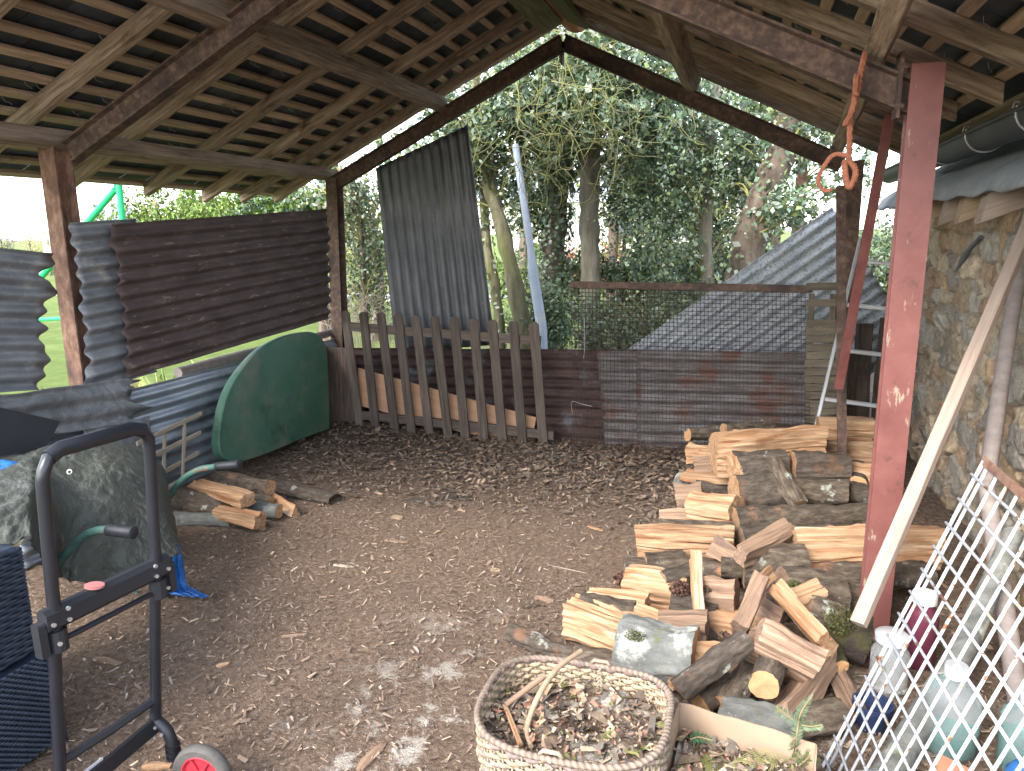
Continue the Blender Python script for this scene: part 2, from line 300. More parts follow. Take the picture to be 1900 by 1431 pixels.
def smoothm(o, ang=40):
    me = o.data; me.polygons.foreach_set('use_smooth', [True]*len(me.polygons))
    try: me.set_sharp_from_angle(angle=rad(ang))
    except Exception: pass
    return o
def beam(name, p, q, w, h, mat, parent=None, up=(0, 0, 1), ch=.004, wob=.003, skew=0):
    """timber in its own frame: x along the length"""
    Fm = frame(p, q, up); L = (Vector(q)-Vector(p)).length; n = max(2, int(L/.12))
    c = min(ch, w*.3, h*.3)
    pr = [(-w/2+c, -h/2), (w/2-c, -h/2), (w/2, -h/2+c), (w/2, h/2-c), (w/2-c, h/2), (-w/2+c, h/2), (-w/2, h/2-c), (-w/2, -h/2+c)]
    b = MB(); k = 8; sd_ = random.random()*50; vs = []
    for i in range(n+1):
        x = L*i/n
        dy = noise.noise(Vector((x*.9, sd_, 0)))*wob*2; dz = noise.noise(Vector((x*.9, 0, sd_)))*wob*2
        for j, (a, d) in enumerate(pr):
            e = noise.noise(Vector((x*5, j*.7, sd_)))*wob*.5
            vs.append((x + (skew*d if i == 0 else 0), a+dy+e, d+dz+e))
    fs = [(i*k+j, i*k+(j+1) % k, (i+1)*k+(j+1) % k, (i+1)*k+j) for i in range(n) for j in range(k)]
    fs += [tuple(range(k))[::-1], tuple(range(n*k, n*k+k))]
    b.add(vs, fs); return b.build(name, mat, parent, mat4=Fm)
def ibeam(name, p, q, w, h, mat, parent=None, up=(0, 0, 1), tf=.009, tw=.007):
    Fm = frame(p, q, up); L = (Vector(q)-Vector(p)).length
    W2, H2, t = w/2, h/2, tw/2
    pr = [(-W2, -H2), (W2, -H2), (W2, -H2+tf), (t, -H2+tf*1.6), (t, H2-tf*1.6), (W2, H2-tf), (W2, H2), (-W2, H2), (-W2, H2-tf), (-t, H2-tf*1.6), (-t, -H2+tf*1.6), (-W2, -H2+tf)]
    k = len(pr); b = MB()
    vs = [(x, a, c) for x in (0, L) for a, c in pr]
    fs = [(i, (i+1) % k, k+(i+1) % k, k+i) for i in range(k)]
    for o_, rv in ((0, 1), (k, 0)):
        cap = [(0, 1, 2, 3), (0, 3, 10, 11), (3, 4, 9, 10), (4, 5, 6, 7), (4, 7, 8, 9)]
        for q_ in cap: fs.append(tuple(o_+i for i in (q_[::-1] if rv else q_)))
    b.add(vs, fs); return b.build(name, mat, parent, mat4=Fm)
def tubeo(name, pts, r, mat, parent=None, n=8, smooth=True, flat=1.0):
    b = MB(); b.tube(pts, r, n, flat=flat); o = b.build(name, mat, parent)
    return smoothm(o, 50) if smooth else o
def curve(pts, k=8):
    """Catmull-Rom through pts"""
    P = [Vector(p) for p in pts]; P = [P[0]*2-P[1]] + P + [P[-1]*2-P[-2]]; out = []
    for i in range(1, len(P)-2):
        a, b, c, d = P[i-1:i+3]
        for j in range(k):
            t = j/k; out.append(.5*((2*b)+(c-a)*t+(2*a-5*b+4*c-d)*t*t+(3*b-a-3*c+d)*t**3))
    out.append(P[-2]); return out
def flakes(cent, size, pal, aspect=3., flat=.25, bend=0, mat='litter', nz=None, jit=.2, rect=0):
    """numpy cloud of small tilted pieces; returns (verts, faces, cols)"""
    n = len(cent); rng = np.random
    nrm = rng.normal(size=(n, 3)); nrm[:, 2] = np.abs(nrm[:, 2]) + (1/flat if flat else 0); nrm /= np.linalg.norm(nrm, axis=1)[:, None]
    if nz is not None: nrm = nz
    t = rng.normal(size=(n, 3)); t -= nrm*(t*nrm).sum(1)[:, None]; t /= np.linalg.norm(t, axis=1)[:, None]
    b = np.cross(nrm, t); s = size[:, None]
    asp = (aspect*np.exp(rng.normal(0, .35, n)))[:, None]
    sk = rng.uniform(-.3, .3, (n, 1))
    p0 = cent - t*s*.5; p2 = cent + t*s*.5
    p1 = cent + b*s/asp*.5 + t*s*sk + nrm*s*bend; p3 = cent - b*s/asp*.5 + t*s*sk*.5 + nrm*s*bend
    if rect:
        h = b*s/asp*.5; k1, k2, k3, k4 = (rng.uniform(.35, 1.15, (n, 1)) for _ in range(4)); e = t*s*.5; u = t*s*rng.uniform(-.18, .18, (n, 1))
        up_ = nrm*s*bend*rng.uniform(-1, 1, (n, 1)); p0 = cent-e-h*k1+u; p1 = cent+e-h*k2-u*.5+up_; p2 = cent+e+h*k3+u*.7; p3 = cent-e+h*k4-u+up_*.5
    v = np.stack([p0, p1, p2, p3], 1).reshape(-1, 3)
    f = np.arange(4*n).reshape(-1, 4)
    pal = np.array(pal); c = pal[rng.randint(0, len(pal), n)] * (1+rng.uniform(-jit, jit, (n, 1)))
    return v, f, np.repeat(c, 4, 0)
def cloud(name, v, f, c, mat, parent=None, loc=None):
    me = bpy.data.meshes.new(name); loc = Vector(loc) if loc is not None else Vector((0, 0, 0))
    v = v - np.array(loc)
    me.vertices.add(len(v)); me.vertices.foreach_set('co', v.astype(np.float32).ravel())
    k = f.shape[1]; me.loops.add(f.size); me.loops.foreach_set('vertex_index', f.astype(np.int32).ravel())
    me.polygons.add(len(f)); me.polygons.foreach_set('loop_start', np.arange(0, f.size, k, dtype=np.int32))
    me.polygons.foreach_set('loop_total', np.full(len(f), k, dtype=np.int32))
    me.update(calc_edges=True); me.materials.append(mat)
    ca = me.color_attributes.new('Col', 'FLOAT_COLOR', 'POINT'); cc = np.ones((len(v), 4)); cc[:, :3] = np.clip(c, 0, 1); ca.data.foreach_set('color', cc.ravel())
    return put(bpy.data.objects.new(name, me), Matrix.Translation(loc), parent)

# ============================================================ SETTING
def gh(x, y):
    h = .018*noise.noise(Vector((x*1.3, y*1.3, 0))) + .008*noise.noise(Vector((x*6, y*6, 3)))
    if -4.2 < x < 1.4 and .5 < y < 6.2:
        h += .07*max(0, min(1, (-2.6-x)/.8))*max(0, min(1, (y-3)/1.2))
    return h
def make_ground():
    xs = np.concatenate([[-1500, -400, -150, -60, -25, -12, -7, -5.5], np.arange(-4.6, 2.2, .04), [2.6, 3.5, 6, 15, 50, 150, 400, 1500]])
    ys = np.concatenate([[-300, -60, -15, -4, -1], np.arange(.2, 6.6, .04), [7, 7.6, 8.5, 10, 13, 18, 30, 60, 150, 600, 1800]])
    b = MB(); nx, ny = len(xs), len(ys)
    for y in ys:
        for x in xs:
            fine = -4.6 < x < 2.2 and .2 < y < 6.6
            z = gh(x, y) + (.012*noise.noise(Vector((x*17, y*17, 9))) if fine else 0)
            if not fine: z = -.03
            b.v.append((x, y, z))
    b.f = [(j*nx+i, j*nx+i+1, (j+1)*nx+i+1, (j+1)*nx+i) for j in range(ny-1) for i in range(nx-1)]
    o = b.build('ground', M['ground'], smooth=True, mat4=Matrix.Identity(4)); tag(o, kind='structure')
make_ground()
def litter():
    rng = np.random
    n = 90000; x = rng.uniform(-3.4, 1.0, n); y = 1.0+4.6*rng.beta(1.1, 1.6, n)
    keep = (x > -3.3) & (x < 1.1); x, y = x[keep], y[keep]
    z = np.array([gh(a, b) for a, b in zip(x, y)]) + .011
    s = .0035+.009*rng.pareto(2.6, len(x)); s = np.clip(s, .0035, .036)
    pal = [(.26, .185, .135), (.18, .125, .095), (.38, .28, .2), (.14, .10, .078), (.48, .37, .26), (.3, .21, .15), (.22, .16, .125), (.3, .25, .21)]
    v, f, c = flakes(np.stack([x, y, z], 1), s, np.array(pal)*.84, 4.2, .35, .12, rect=1)
    tag(cloud('wood_chips', v, f, c, M['litter']), 'small wood chips and bark crumbs scattered over the shed floor', 'wood chips', kind='stuff')
    # leaf litter at the back
    n = 14000; x = rng.uniform(-3.3, .2, n); y = 5.5-1.7*rng.beta(1.1, 2.0, n)
    z = np.array([gh(a, b) for a, b in zip(x, y)]) + rng.uniform(.008, .03, n)
    s = .010+.042*rng.random(n)**2.4
    pal = [(.13, .095, .07), (.17, .125, .09), (.10, .075, .057), (.2, .145, .105), (.29, .2, .135), (.15, .115, .09)]
    v, f, c = flakes(np.stack([x, y, z], 1), s, pal, 2.2, .3, .2, rect=1)
    tag(cloud('dead_leaves', v, f, c, M['litter']), 'dark mat of dead leaves and bark at the back of the shed', 'dead leaves', kind='stuff')
litter()
def chunk(name, x, y, L, w, h, ang, mat, label, cat, z=None, parent=None, group=None):
    p = Vector((x, y, (gh(x, y) if z is None else z)+h*.5)); d = Vector((math.cos(ang), math.sin(ang), random.uniform(-.04, .04)))*L/2
    b = MB(); Fm = frame(p-d, p+d); n = 6; vs = []
    for i in range(n+1):
        t = i/n; k = .55+.45*math.sin(math.pi*min(1, .15+t*.85)); a = random.uniform(.8, 1.1)*k
        for (u, v_) in ((-.5, -.5), (.5, -.5), (.5, .3), (.1, .5), (-.5, .35)):
            vs.append((L*t, u*w*a+.1*w*math.sin(t*5), v_*h*a*random.uniform(.8, 1.2)))
    fs = [(i*5+j, i*5+(j+1) % 5, (i+1)*5+(j+1) % 5, (i+1)*5+j) for i in range(n) for j in range(5)] + [(4, 3, 2, 1, 0), tuple(range(n*5, n*5+5))]
    b.add(vs, fs); o = b.build(name, mat, parent, mat4=Fm)
    if parent is None: tag(o, label, cat, group)
    return o

# ============================================================ SHED
A = rad(25.6); TA = math.tan(A); XR = -1.37          # ridge line
SX0, SX1 = -3.30, .56                                  # post lines
Y1, Y2 = 3.08, 5.65
shed = thing('open_shed', 'open sided wooden and steel shed roof with slates on battens', 'shed', (XR, 4.2, 0))
def zl(x, base): return base - abs(x-XR)*TA
ZS = 3.03                                              # steel top at ridge (axis)
nrm = {-1: Vector((-math.sin(A), 0, math.cos(A))), 1: Vector((math.sin(A), 0, math.cos(A)))}
# steel portals
for Y, pm_, m1 in ((Y1, 'rust', 'rust_red'), (Y2, 'rust', 'rust_red')):
    hb = .11
    zc = 2.955
    for sgn, xe in ((-1, SX0), (1, SX1)):
        p = Vector((xe, Y, zc-abs(xe-XR)*TA)); q = Vector((XR, Y, zc))
        ibeam('steel_rafter', p, q, .065, hb, M['rust'], shed, up=nrm[sgn])
    b = MB(); b.box((XR-.006, Y-.04, zc-.075), (XR-.006, Y+.04, zc-.075), .012, .16, m=0); b.build('ridge_plate', M['rust'], shed)
# rusty posts
pl = ibeam('post', (-3.40, Y1, -.1), (-3.40, Y1, 2.11), .10, .11, M['rust_red'], shed, up=(0, 1, 0)); 
ibeam('post', (-3.36, Y2, -.1), (-3.31, Y2, 2.06), .10, .11, M['rust'], shed, up=(0, 1, 0))
ibeam('post', (.64, Y2, -.1), (.64, Y2, 2.05), .10, .11, M['rust'], shed, up=(0, 1, 0))
rp = ibeam('post', (.541, Y1-.02, -.1), (.551, Y1-.02, 2.155), .106, .075, M['red'], shed, up=(0, 1, 0)); rp['label'] = 'painted red steel post at the front right'
b = MB(); b.box((.468, Y1-.01, 1.98), (.468, Y1-.01, 2.2), .012, .09, up=(0, 1, 0)); b.build('end_plate', M['rust'], shed)
for zz in (2.02, 2.15):
    b = MB(); b.tube([(.455, Y1-.05, zz), (.485, Y1-.05, zz)], .009, 6); b.build('bolt', M['rust'], shed)
# purlins (run along Y, on the steel)
ZP = 3.055                                             # purlin axis line at ridge
YF = 1.9
def purlin(x, w, h, y0, y1, mat='purlin', dz=0):
    s = -1 if x < XR else 1
    z = ZP - abs(x-XR)*TA + dz
    return beam('purlin', (x, y0, z), (x, y1, z), w, h, M[mat], shed, up=nrm[s], wob=.004)
purlin(-3.37, .065, .085, YF, 5.80); purlin(-2.33, .075, .11, YF, 5.68, dz=-.01)
beam('purlin', (.34, YF, 2.29), (.535, 5.74, 2.145), .075, .11, M['rafter'], shed, up=nrm[1], wob=.004); purlin(-.44, .08, .11, YF, 5.68, 'rafter')
# ridge beam
beam('ridge_beam', (XR-.10, YF, 3.09), (XR-.10, 5.70, 3.09), .17, .04, M['ridge'], shed, up=nrm[-1])
beam('ridge_beam', (XR+.10, YF, 3.09), (XR+.10, 5.70, 3.09), .17, .04, M['ridge'], shed, up=nrm[1])
# common rafters, battens, slates
ZR = 3.20; EL, ER = -4.02, .90
SLY = {-1: (YF, 6.02), 1: (YF, 5.84)}
for sgn, xe, ys in ((-1, EL, (1.96, 2.40, 3.0, 3.68, 4.34, 4.95, 5.42, 5.83)), (1, ER, (1.96, 2.44, 3.0, 3.52, 4.08, 4.62, 5.16, 5.55, 5.93))):
    for Y in ys:
        x0 = xe + (random.uniform(-.03, .03))
        p = Vector((x0, Y+random.uniform(-.01, .01), ZR-abs(x0-XR)*TA)); q = Vector((XR+sgn*.02, Y, ZR))
        beam('rafter', p, q, .062, .075, M['rafter'], shed, up=nrm[sgn], skew=.5, wob=.006)
    # battens
    xr_, xe = xe, (xe if sgn < 0 else 1.13)
    Ls = abs(xe-XR)/math.cos(A); g = .145; k = 0; s = -.03
    ztop = ZR+(.0375+.013)/math.cos(A)
    while s < Ls-.05:
        x = xe - sgn*(-1)*0 + (-sgn)*(s)*math.cos(A); z = ztop-abs(x-XR)*TA
        beam('batten', (x, YF, z), (x, 6.05 if sgn < 0 else 5.96, z), .048, .026, M['batten'], shed, up=nrm[sgn], wob=.002)
        s += g; k += 1
    # slates
    vs = []; fs = []; cols = []
    y0, y1 = SLY[sgn]; row = 0; s = -.07
    while s < Ls-.03:
        yy = y0 + (.0 if row % 2 else -.12)
        while yy < y1:
            w = .235; a = max(yy+.002, y0); c = min(yy+w, y1)
            if c-a > .03:
                d = random.uniform(-.004, .004); L = .33; up0 = .030+random.uniform(0, .004); up1 = .017
                t = random.uniform(.6, 1.3); col = np.array(random.choice([(.05, .06, .075), (.04, .05, .062), (.065, .077, .085), (.05, .058, .056)]))*t
                n0 = len(vs)
                for (ss, uu, th) in ((s+d, up0, 0), (min(s+L, Ls), up1, 0), (min(s+L, Ls), up1, .005), (s+d, up0, .006)):
                    x = xe - sgn*ss*math.cos(A); z = ztop-abs(x-XR)*TA
                    base = Vector((x, 0, z)) + nrm[sgn]*(uu+th)
                    for q_ in (a, c): vs.append((base.x, q_, base.z)); cols.append(col)
                fs += [tuple(n0+i for i in q_) for q_ in ((0, 1, 3, 2), (4, 5, 7, 6), (0, 6, 7, 1), (2, 3, 5, 4), (0, 2, 4, 6), (1, 7, 5, 3))]
            yy += w+.003
        s += g; row += 1
    b = MB(); b.v = vs; b.f = fs; b.m = [0]*len(fs)
    o = b.build('slate_covering', M['slate'], shed, mat4=Matrix.Identity(4), col=np.array(cols))
# ridge tiles
b = MB()
for i in range(10):
    y = YF+i*.42; b.tube([(XR, y, 3.255), (XR, y+.43, 3.255)], .13+.004*(i % 2), 14, cap=False)
b.build('ridge_tile', M['terracotta'], shed)
# batten nails (bent wires)
b = MB()
for i in range(260):
    s = random.choice((-1, 1)); x = random.uniform(EL+.1, XR-.2) if s < 0 else random.uniform(XR+.2, ER-.1)
    k = round((abs(x-(EL if s < 0 else ER))/math.cos(A)+.03)/.145); x = (EL if s < 0 else ER) - s*(k*.145-.03)*math.cos(A)
    y = random.uniform(2.2, 5.8); z = ZR+.03-abs(x-XR)*TA
    a = random.uniform(0, .05)
    b.tube([(x, y, z), (x+.004, y+.008, z-.02), (x+.012+a*.3, y+.014, z-.024), (x+.018+a*.4, y+.016, z-.034)], .0011, 4)
nl = b.build('slate_hook', M['alu'], shed); nl['kind'] = 'stuff'

# ============================================================ CORRUGATED SHEETS
def corr(name, label, p00, p10, p11, p01, mat, pitch=.076, amp=.010, cat='metal sheet', group=None, sag=0, dent=.004, edge=0, thick=.0012, curl=0):
    """ribs run p00->p10 ; p00->p01 is across the ribs"""
    p00, p10, p11, p01 = map(Vector, (p00, p10, p11, p01))
    Lu = ((p10-p00).length+(p11-p01).length)/2; Lv = ((p01-p00).length+(p11-p10).length)/2
    nu = max(8, int(Lu/.05)); nv = int(Lv/pitch*10); X = (p10-p00).normalized(); Z = X.cross((p01-p00)).normalized(); Y = Z.cross(X)
    Fm = Matrix((X, Y, Z)).transposed().to_4x4(); Fm.translation = p00; inv = Fm.inverted(); sd_ = random.random()*30
    b = MB(); vs = []
    for i in range(nu+1):
        for j in range(nv+1):
            u, v = i/nu, j/nv
            e = edge*noise.noise(Vector((v*9, sd_, 2)))*(1 if i in (0, nu) else 0)/Lu
            u2 = u+e
            p = p00*(1-u2)*(1-v)+p10*u2*(1-v)+p11*u2*v+p01*(1-u2)*v
            q = inv @ p; ph = 2*math.pi*v*Lv/pitch
            q.z += amp*math.sin(ph) + dent*noise.noise(Vector((u*Lu*3, v*Lv*3, sd_)))*2 - sag*math.sin(math.pi*u) + curl*max(0, (v-.85)/.15)**2
            q.y += dent*noise.noise(Vector((u*Lu*4, sd_, v*Lv)))
            vs.append(q)
    k = nv+1
    fs = [(i*k+j, (i+1)*k+j, (i+1)*k+j+1, i*k+j+1) for i in range(nu) for j in range(nv)]
    b.add(vs, fs); o = b.build(name, mat, smooth=True, mat4=Fm)
    sm = o.modifiers.new('thickness', 'SOLIDIFY'); sm.thickness = thick; sm.offset = 0
    return tag(o, label, cat, group)
G1 = 'corrugated sheets closing the left side'; G2 = 'corrugated sheets of the low back wall'
corr('corrugated_sheet', 'large dark brown rusted corrugated sheet between the two left posts', ax(205, 416, -3.27), ax(607, 388, -3.27), ax(612, 591, -3.27), ax(238, 702, -3.27), M['sh_rust'], group=G1, pitch=.082, amp=.0135, edge=.05, dent=.003)
corr('corrugated_sheet', 'grey corrugated sheet end showing beside the front left post, partly under the brown sheet', ax(133, 413, -3.31), ax(255, 405, -3.31), ax(290, 690, -3.31), ax(166, 725, -3.31), M['sh_grey'], group=G1, pitch=.082, amp=.013, edge=.05)
corr('corrugated_sheet', 'upright grey corrugated sheet at the far left of the photo with wavy right edge', ax(-190, 440, -3.40), ax(96, 470, -3.40), ax(76, 722, -3.40), ax(-190, 745, -3.40), M['sh_grey'], group=G1, pitch=.080, amp=.013, edge=.08)
corr('corrugated_sheet', 'blue grey galvanised corrugated sheet low behind the green table top', ax(40, 772, -3.36), ax(650, 622, -3.36), ax(650, 822, -3.36), ax(40, 1130, -3.36), M['sh_galv'], group=G1, pitch=.078, amp=.012)
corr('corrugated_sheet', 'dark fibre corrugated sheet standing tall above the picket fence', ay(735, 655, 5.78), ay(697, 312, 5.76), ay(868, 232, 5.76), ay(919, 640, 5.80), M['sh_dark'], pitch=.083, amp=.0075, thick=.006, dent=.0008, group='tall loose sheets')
corr('corrugated_sheet', 'dark brown rusted corrugated sheet low behind the picket fence', ay(648, 645, 5.58), ay(1185, 650, 5.58), ay(1185, 848, 5.58), ay(648, 822, 5.58), M['sh_rust2'], group=G2, pitch=.077)
corr('corrugated_sheet', 'narrow grey corrugated sheet low behind the rusty wire mesh, beside the brown one', ay(1108, 651, 5.545), ay(1196, 653, 5.545), ay(1196, 850, 5.545), ay(1124, 848, 5.545), M['sh_mix'], group=G2, pitch=.077)
corr('corrugated_sheet', 'patchy grey and brown corrugated sheet low behind the rusty wire mesh and log pile', ay(1182, 648, 5.515), ay(1510, 655, 5.515), ay(1510, 860, 5.515), ay(1182, 854, 5.515), M['sh_mix'], group=G2, pitch=.077)
corr('corrugated_sheet', 'pale grey corrugated roofing sheet sloping up to the right behind the wire mesh', ay(1120, 680, 5.85), ay(1545, 384, 6.4), ay(1700, 640, 6.4), ay(1330, 880, 5.85), M['sh_lean'], pitch=.085, amp=.014, group='tall loose sheets', thick=.004)
# lead flashing at left
def crumple(name, label, pts, mat, thick=.003, amp=.02, cat='metal sheet', nu=40, nv=20):
    p00, p10, p11, p01 = map(Vector, pts); b = MB(); n_ = (p10-p00).cross(p01-p00).normalized(); sd_ = random.random()*9
    for i in range(nu+1):
        for j in range(nv+1):
            u, v = i/nu, j/nv; p = p00*(1-u)*(1-v)+p10*u*(1-v)+p11*u*v+p01*(1-u)*v
            d = noise.noise(p*4+Vector((sd_, 0, 0)))*amp*1.5+noise.noise(p*13+Vector((sd_, 0, 0)))*amp*.5
            b.v.append(p+n_*d+Vector((0, 0, noise.noise(p*7+Vector((0, sd_, 0)))*amp*(1-v))))
    k = nv+1; b.f = [(i*k+j, (i+1)*k+j, (i+1)*k+j+1, i*k+j+1) for i in range(nu) for j in range(nv)]
    o = b.build(name, mat, smooth=True); sm = o.modifiers.new('thickness', 'SOLIDIFY'); sm.thickness = thick
    return tag(o, label, cat)
corr('lead_flashing', 'crumpled dark grey metal sheet bent over behind the front left post', ax(-150, 752, -3.24), ax(254, 702, -3.26), ax(262, 782, -3.24), ax(-150, 850, -3.22), M['lead'], pitch=.085, amp=.008, dent=.016, edge=.25, thick=.003)
crumple('metal_offcut', 'dull grey crumpled metal piece below the crumpled flashing at left', (ax(160, 790, -3.23), ax(275, 775, -3.25), ax(285, 900, -3.2), ax(170, 930, -3.2)), M['sh_grey'], amp=.03)
# dead wood rail under the brown sheet
o = tubeo('rail', [ax(330, 692, -3.42), ax(450, 660, -3.42), ax(560, 632, -3.42), ax(640, 610, -3.42)], [.035, .04, .035, .03], M['pole_wood'], n=9); tag(o, 'grey weathered round rail under the brown rusted sheet', 'rail')

# ============================================================ GREEN TABLE TOP
def table():
    out = [(612, 796), (611, 740), (609, 680), (606, 645), (596, 625), (578, 616), (552, 618), (520, 628), (485, 648), (455, 678), (430, 715), (415, 755), (408, 795), (406, 825), (412, 846), (428, 857), (447, 858), (500, 840), (560, 815)]
    P = []
    for x, y in out:
        t = (858-y)/240.; P.append(ax(x, y, -3.08-.12*t))
    cv = curve(P+[P[0]], 4)[:-1]
    n_ = (P[10]-P[0]).cross(P[4]-P[0]).normalized()
    if n_.x < 0: n_ = -n_
    cen = sum(cv, Vector())/len(cv); b = MB(); k = len(cv); vs = []
    for off, sc in ((-.062, .97), (-.055, 1.0), (-.008, 1.0), (.0, .988), (.001, .95)):
        for p in cv: vs.append(cen+(p-cen)*sc+n_*off)
    b.add(vs, [(r*k+i, r*k+(i+1) % k, (r+1)*k+(i+1) % k, (r+1)*k+i) for r in range(4) for i in range(k)] + [tuple(range(4*k, 5*k)), tuple(range(k))[::-1]])
    t = thing('table_top', 'green plastic garden table top without legs, stood on edge at left', 'table top', (cen.x, cen.y, 0))
    smoothm(b.build('slab', M['green_table'], t), 35)
    h = ax(531, 740, -3.155); h = h + n_*(-(h-cen).dot(n_)+.007)
    b = MB(); e1 = (P[3]-P[13]); e1 = (e1-n_*e1.dot(n_)).normalized(); e2 = n_.cross(e1)
    ring = [h+e1*math.cos(a)*.022+e2*math.sin(a)*.022 for a in [i*math.pi/8 for i in range(17)]]
    b.tube(ring, .004, 6, cap=False); b.build('hole_rim', M['green_table'], t)
    b = MB(); b.add([h-n_*.001+(e1*math.cos(a)+e2*math.sin(a))*.019 for a in [i*math.pi/8 for i in range(16)]], [tuple(range(16))]); b.build('hole', M['dark_metal'], t)
table()
# brown board beside post
o = beam('board', ay(632, 812, 5.42), ay(625, 645, 5.42), .30, .025, M['dark_wood'], up=(0, 1, 0)); tag(o, 'short dark stained board between green table top and picket fence', 'board')

# ============================================================ PICKET FENCE
def picket():
    ys = 5.36; xs_t = [640, 674, 706, 738, 771, 806, 842, 878, 913, 952, 990]; yt = [577, 579, 580, 582, 585, 587, 588, 591, 594, 596, 598]
    xs_b = [668, 697, 733, 764, 797, 832, 864, 899, 933, 970, 1009]; yb = [795, 795, 800, 805, 806, 810, 815, 818, 822, 829, 831]
    t = thing('picket_fence', 'low weathered picket fence panel leaning at the back of the shed', 'fence', ay(840, 812, ys))
    for i in range(11):
        y0 = ys + (0 if i else .02); p = ay(xs_b[i], yb[i], y0); q = ay(xs_t[i], yt[i], y0); w = .073
        Fm = frame(p, q, (0, -1, 0)); L = (q-p).length; c = .018; b = MB()
        pr = [(0, -w/2), (L-c, -w/2), (L, -w/2+c), (L, w/2-c), (L-c, w/2), (0, w/2)]
        vs = [(a, d, e) for e in (-.009, .009) for a, d in pr]; k = 6
        b.add(vs, [(0, 1, 2, 3, 4, 5)[::-1], (6, 7, 8, 9, 10, 11)]+[(j, (j+1) % 6, 6+(j+1) % 6, 6+j) for j in range(6)])
        b.build('picket', M['picket'], t, mat4=Fm)
    beam('rail', ay(650, 606, ys+.03), ay(1003, 633, ys+.03), .035, .07, M['picket'], t)
    beam('rail', ay(672, 770, ys+.03), ay(1028, 808, ys+.03), .035, .07, M['picket'], t)
picket()
def plypanel():
    P = [ay(664, 683, 5.47), ay(995, 775, 5.47), ay(985, 828, 5.45), ay(905, 815, 5.45), ay(664, 752, 5.45)]
    b = MB(); k = 5; n_ = Vector((0, 1, 0))*.012
    b.add([p for p in P]+[p+n_ for p in P], [tuple(range(5)), tuple(range(5, 10))[::-1]]+[(j, 5+j, 5+(j+1) % 5, (j+1) % 5) for j in range(5)])
    p0 = P[0].copy(); Fm = frame(P[0], P[1]); b.v = [tuple(Fm.inverted() @ Vector(v)) for v in b.v]
    tag(b.build('plywood_offcut', M['ply'], mat4=Fm), 'pale tapering plywood strip behind the picket fence', 'plywood')
plypanel()

# ============================================================ RUSTY WIRE MESH
def wiremesh():
    YM = 5.30
    a, b_, c, d = ay(1060, 528, YM+.10), ay(1502, 536, YM+.10), ay(1502, 868, YM), ay(1062, 836, YM)
    t = thing('wire_mesh_panel', 'rusty square wire mesh panel with angle iron top edge', 'wire mesh', (a+b_+c+d)/4*Vector((1, 1, 0)) if False else (d+c)/2)
    nu, nv = 62, 43; m = MB(); r = .0023
    for i in range(nu+1):
        u = i/nu; p = d.lerp(c, u); q = a.lerp(b_, u); mid = (p+q)/2+Vector((random.uniform(-.002, .002), random.uniform(-.01, .01), 0))
        m.tube([p, mid, q], r, 4)
    for j in range(nv+1):
        v = j/nv; p = d.lerp(a, v); q = c.lerp(b_, v)
        m.tube([p, p.lerp(q, .33)+Vector((0, .004, random.uniform(-.002, .002))), p.lerp(q, .66), q], r, 4)
    m.build('mesh', M['wire'], t)
    beam('top_bar', a+Vector((-.01, 0, 0)), b_+Vector((.02, 0, 0)), .03, .048, M['rust'], t, wob=.001)
    beam('bottom_bar', d+Vector((0, 0, .01)), c+Vector((0, 0, .01)), .02, .02, M['rust'], t, wob=.002)
    m = MB()
    w = curve([ay(1062, 768, 5.26), ay(1060, 750, 5.25), ay(1064, 745, 5.24), ay(1080, 750, 5.27), ay(1098, 754, 5.28)], 5); m.tube(w, .0018, 5)
    w = curve([ay(1084, 590, 5.3), ay(1085, 640, 5.24), ay(1083, 665, 5.27)], 5); m.tube(w, .003, 5)
    m.build('tie_wire', M['alu'], t)
wiremesh()
# woven lath panel
def lath():
    Y = 5.36; t = thing('woven_lath_panel', 'weathered woven wood lath panel with two square openings, right of the wire mesh', 'wood panel', ay(1525, 800, Y))
    for x0, x1 in ((1507, 1500), (1545, 1540)):
        m = beam('upright', ay(x0, 545, Y), ay(x1, 800, Y), .035, .012, M['lath_dark'], t, up=(0, 1, 0))
    yy = 531; rows = [533, 563]+list(range(600, 795, 15))
    for i, y in enumerate(rows):
        o = .013*(1 if i % 2 else -1)
        a = ay(1496-(3 if i > 6 else 0), y+random.uniform(-1, 1), Y-.014); q = ay(1558, y+random.uniform(-2, 1), Y-.014); m = (a+q)/2
        beam('lath', a, q, .006, .050, M['lath_dark'], t, wob=.002)
lath()

# ============================================================ STRUTS, LADDER, TIMBERS AT RIGHT BACK
G3 = 'loose steel and timber bars by the back right post'
o = ibeam('steel_bar', ay(1562, 850, 4.6), ay(1560, 346, 4.75), .05, .035, M['rust'], up=(0, 1, 0)); tag(o, 'dark brown upright steel bar standing in the log pile before the back right post', 'steel bar', G3)
o = ibeam('steel_bar', ay(1556, 720, 4.5), ay(1652, 210, 4.2), .046, .035, M['red_old'], up=(0, 1, 0)); tag(o, 'dull red steel bar leaning up to the right behind the big red post', 'steel bar', G3)
def ladder():
    t = thing('ladder', 'aluminium ladder leaning between the log pile and the red post', 'ladder', ay(1530, 770, 5.1))
    a, b_ = ay(1514, 790, 4.95), ay(1596, 445, 5.5); c, d = ay(1640, 808, 4.95), ay(1700, 452, 5.5)
    beam('stile', a, b_, .05, .022, M['alu'], t, up=(1, 0, 0), wob=0); beam('stile', c, d, .05, .022, M['alu'], t, up=(1, 0, 0), wob=0)
    for k in (.14, .40, .64, .88):
        beam('rung', a.lerp(b_, k), c.lerp(d, k), .03, .026, M['alu'], t, wob=0)
ladder()
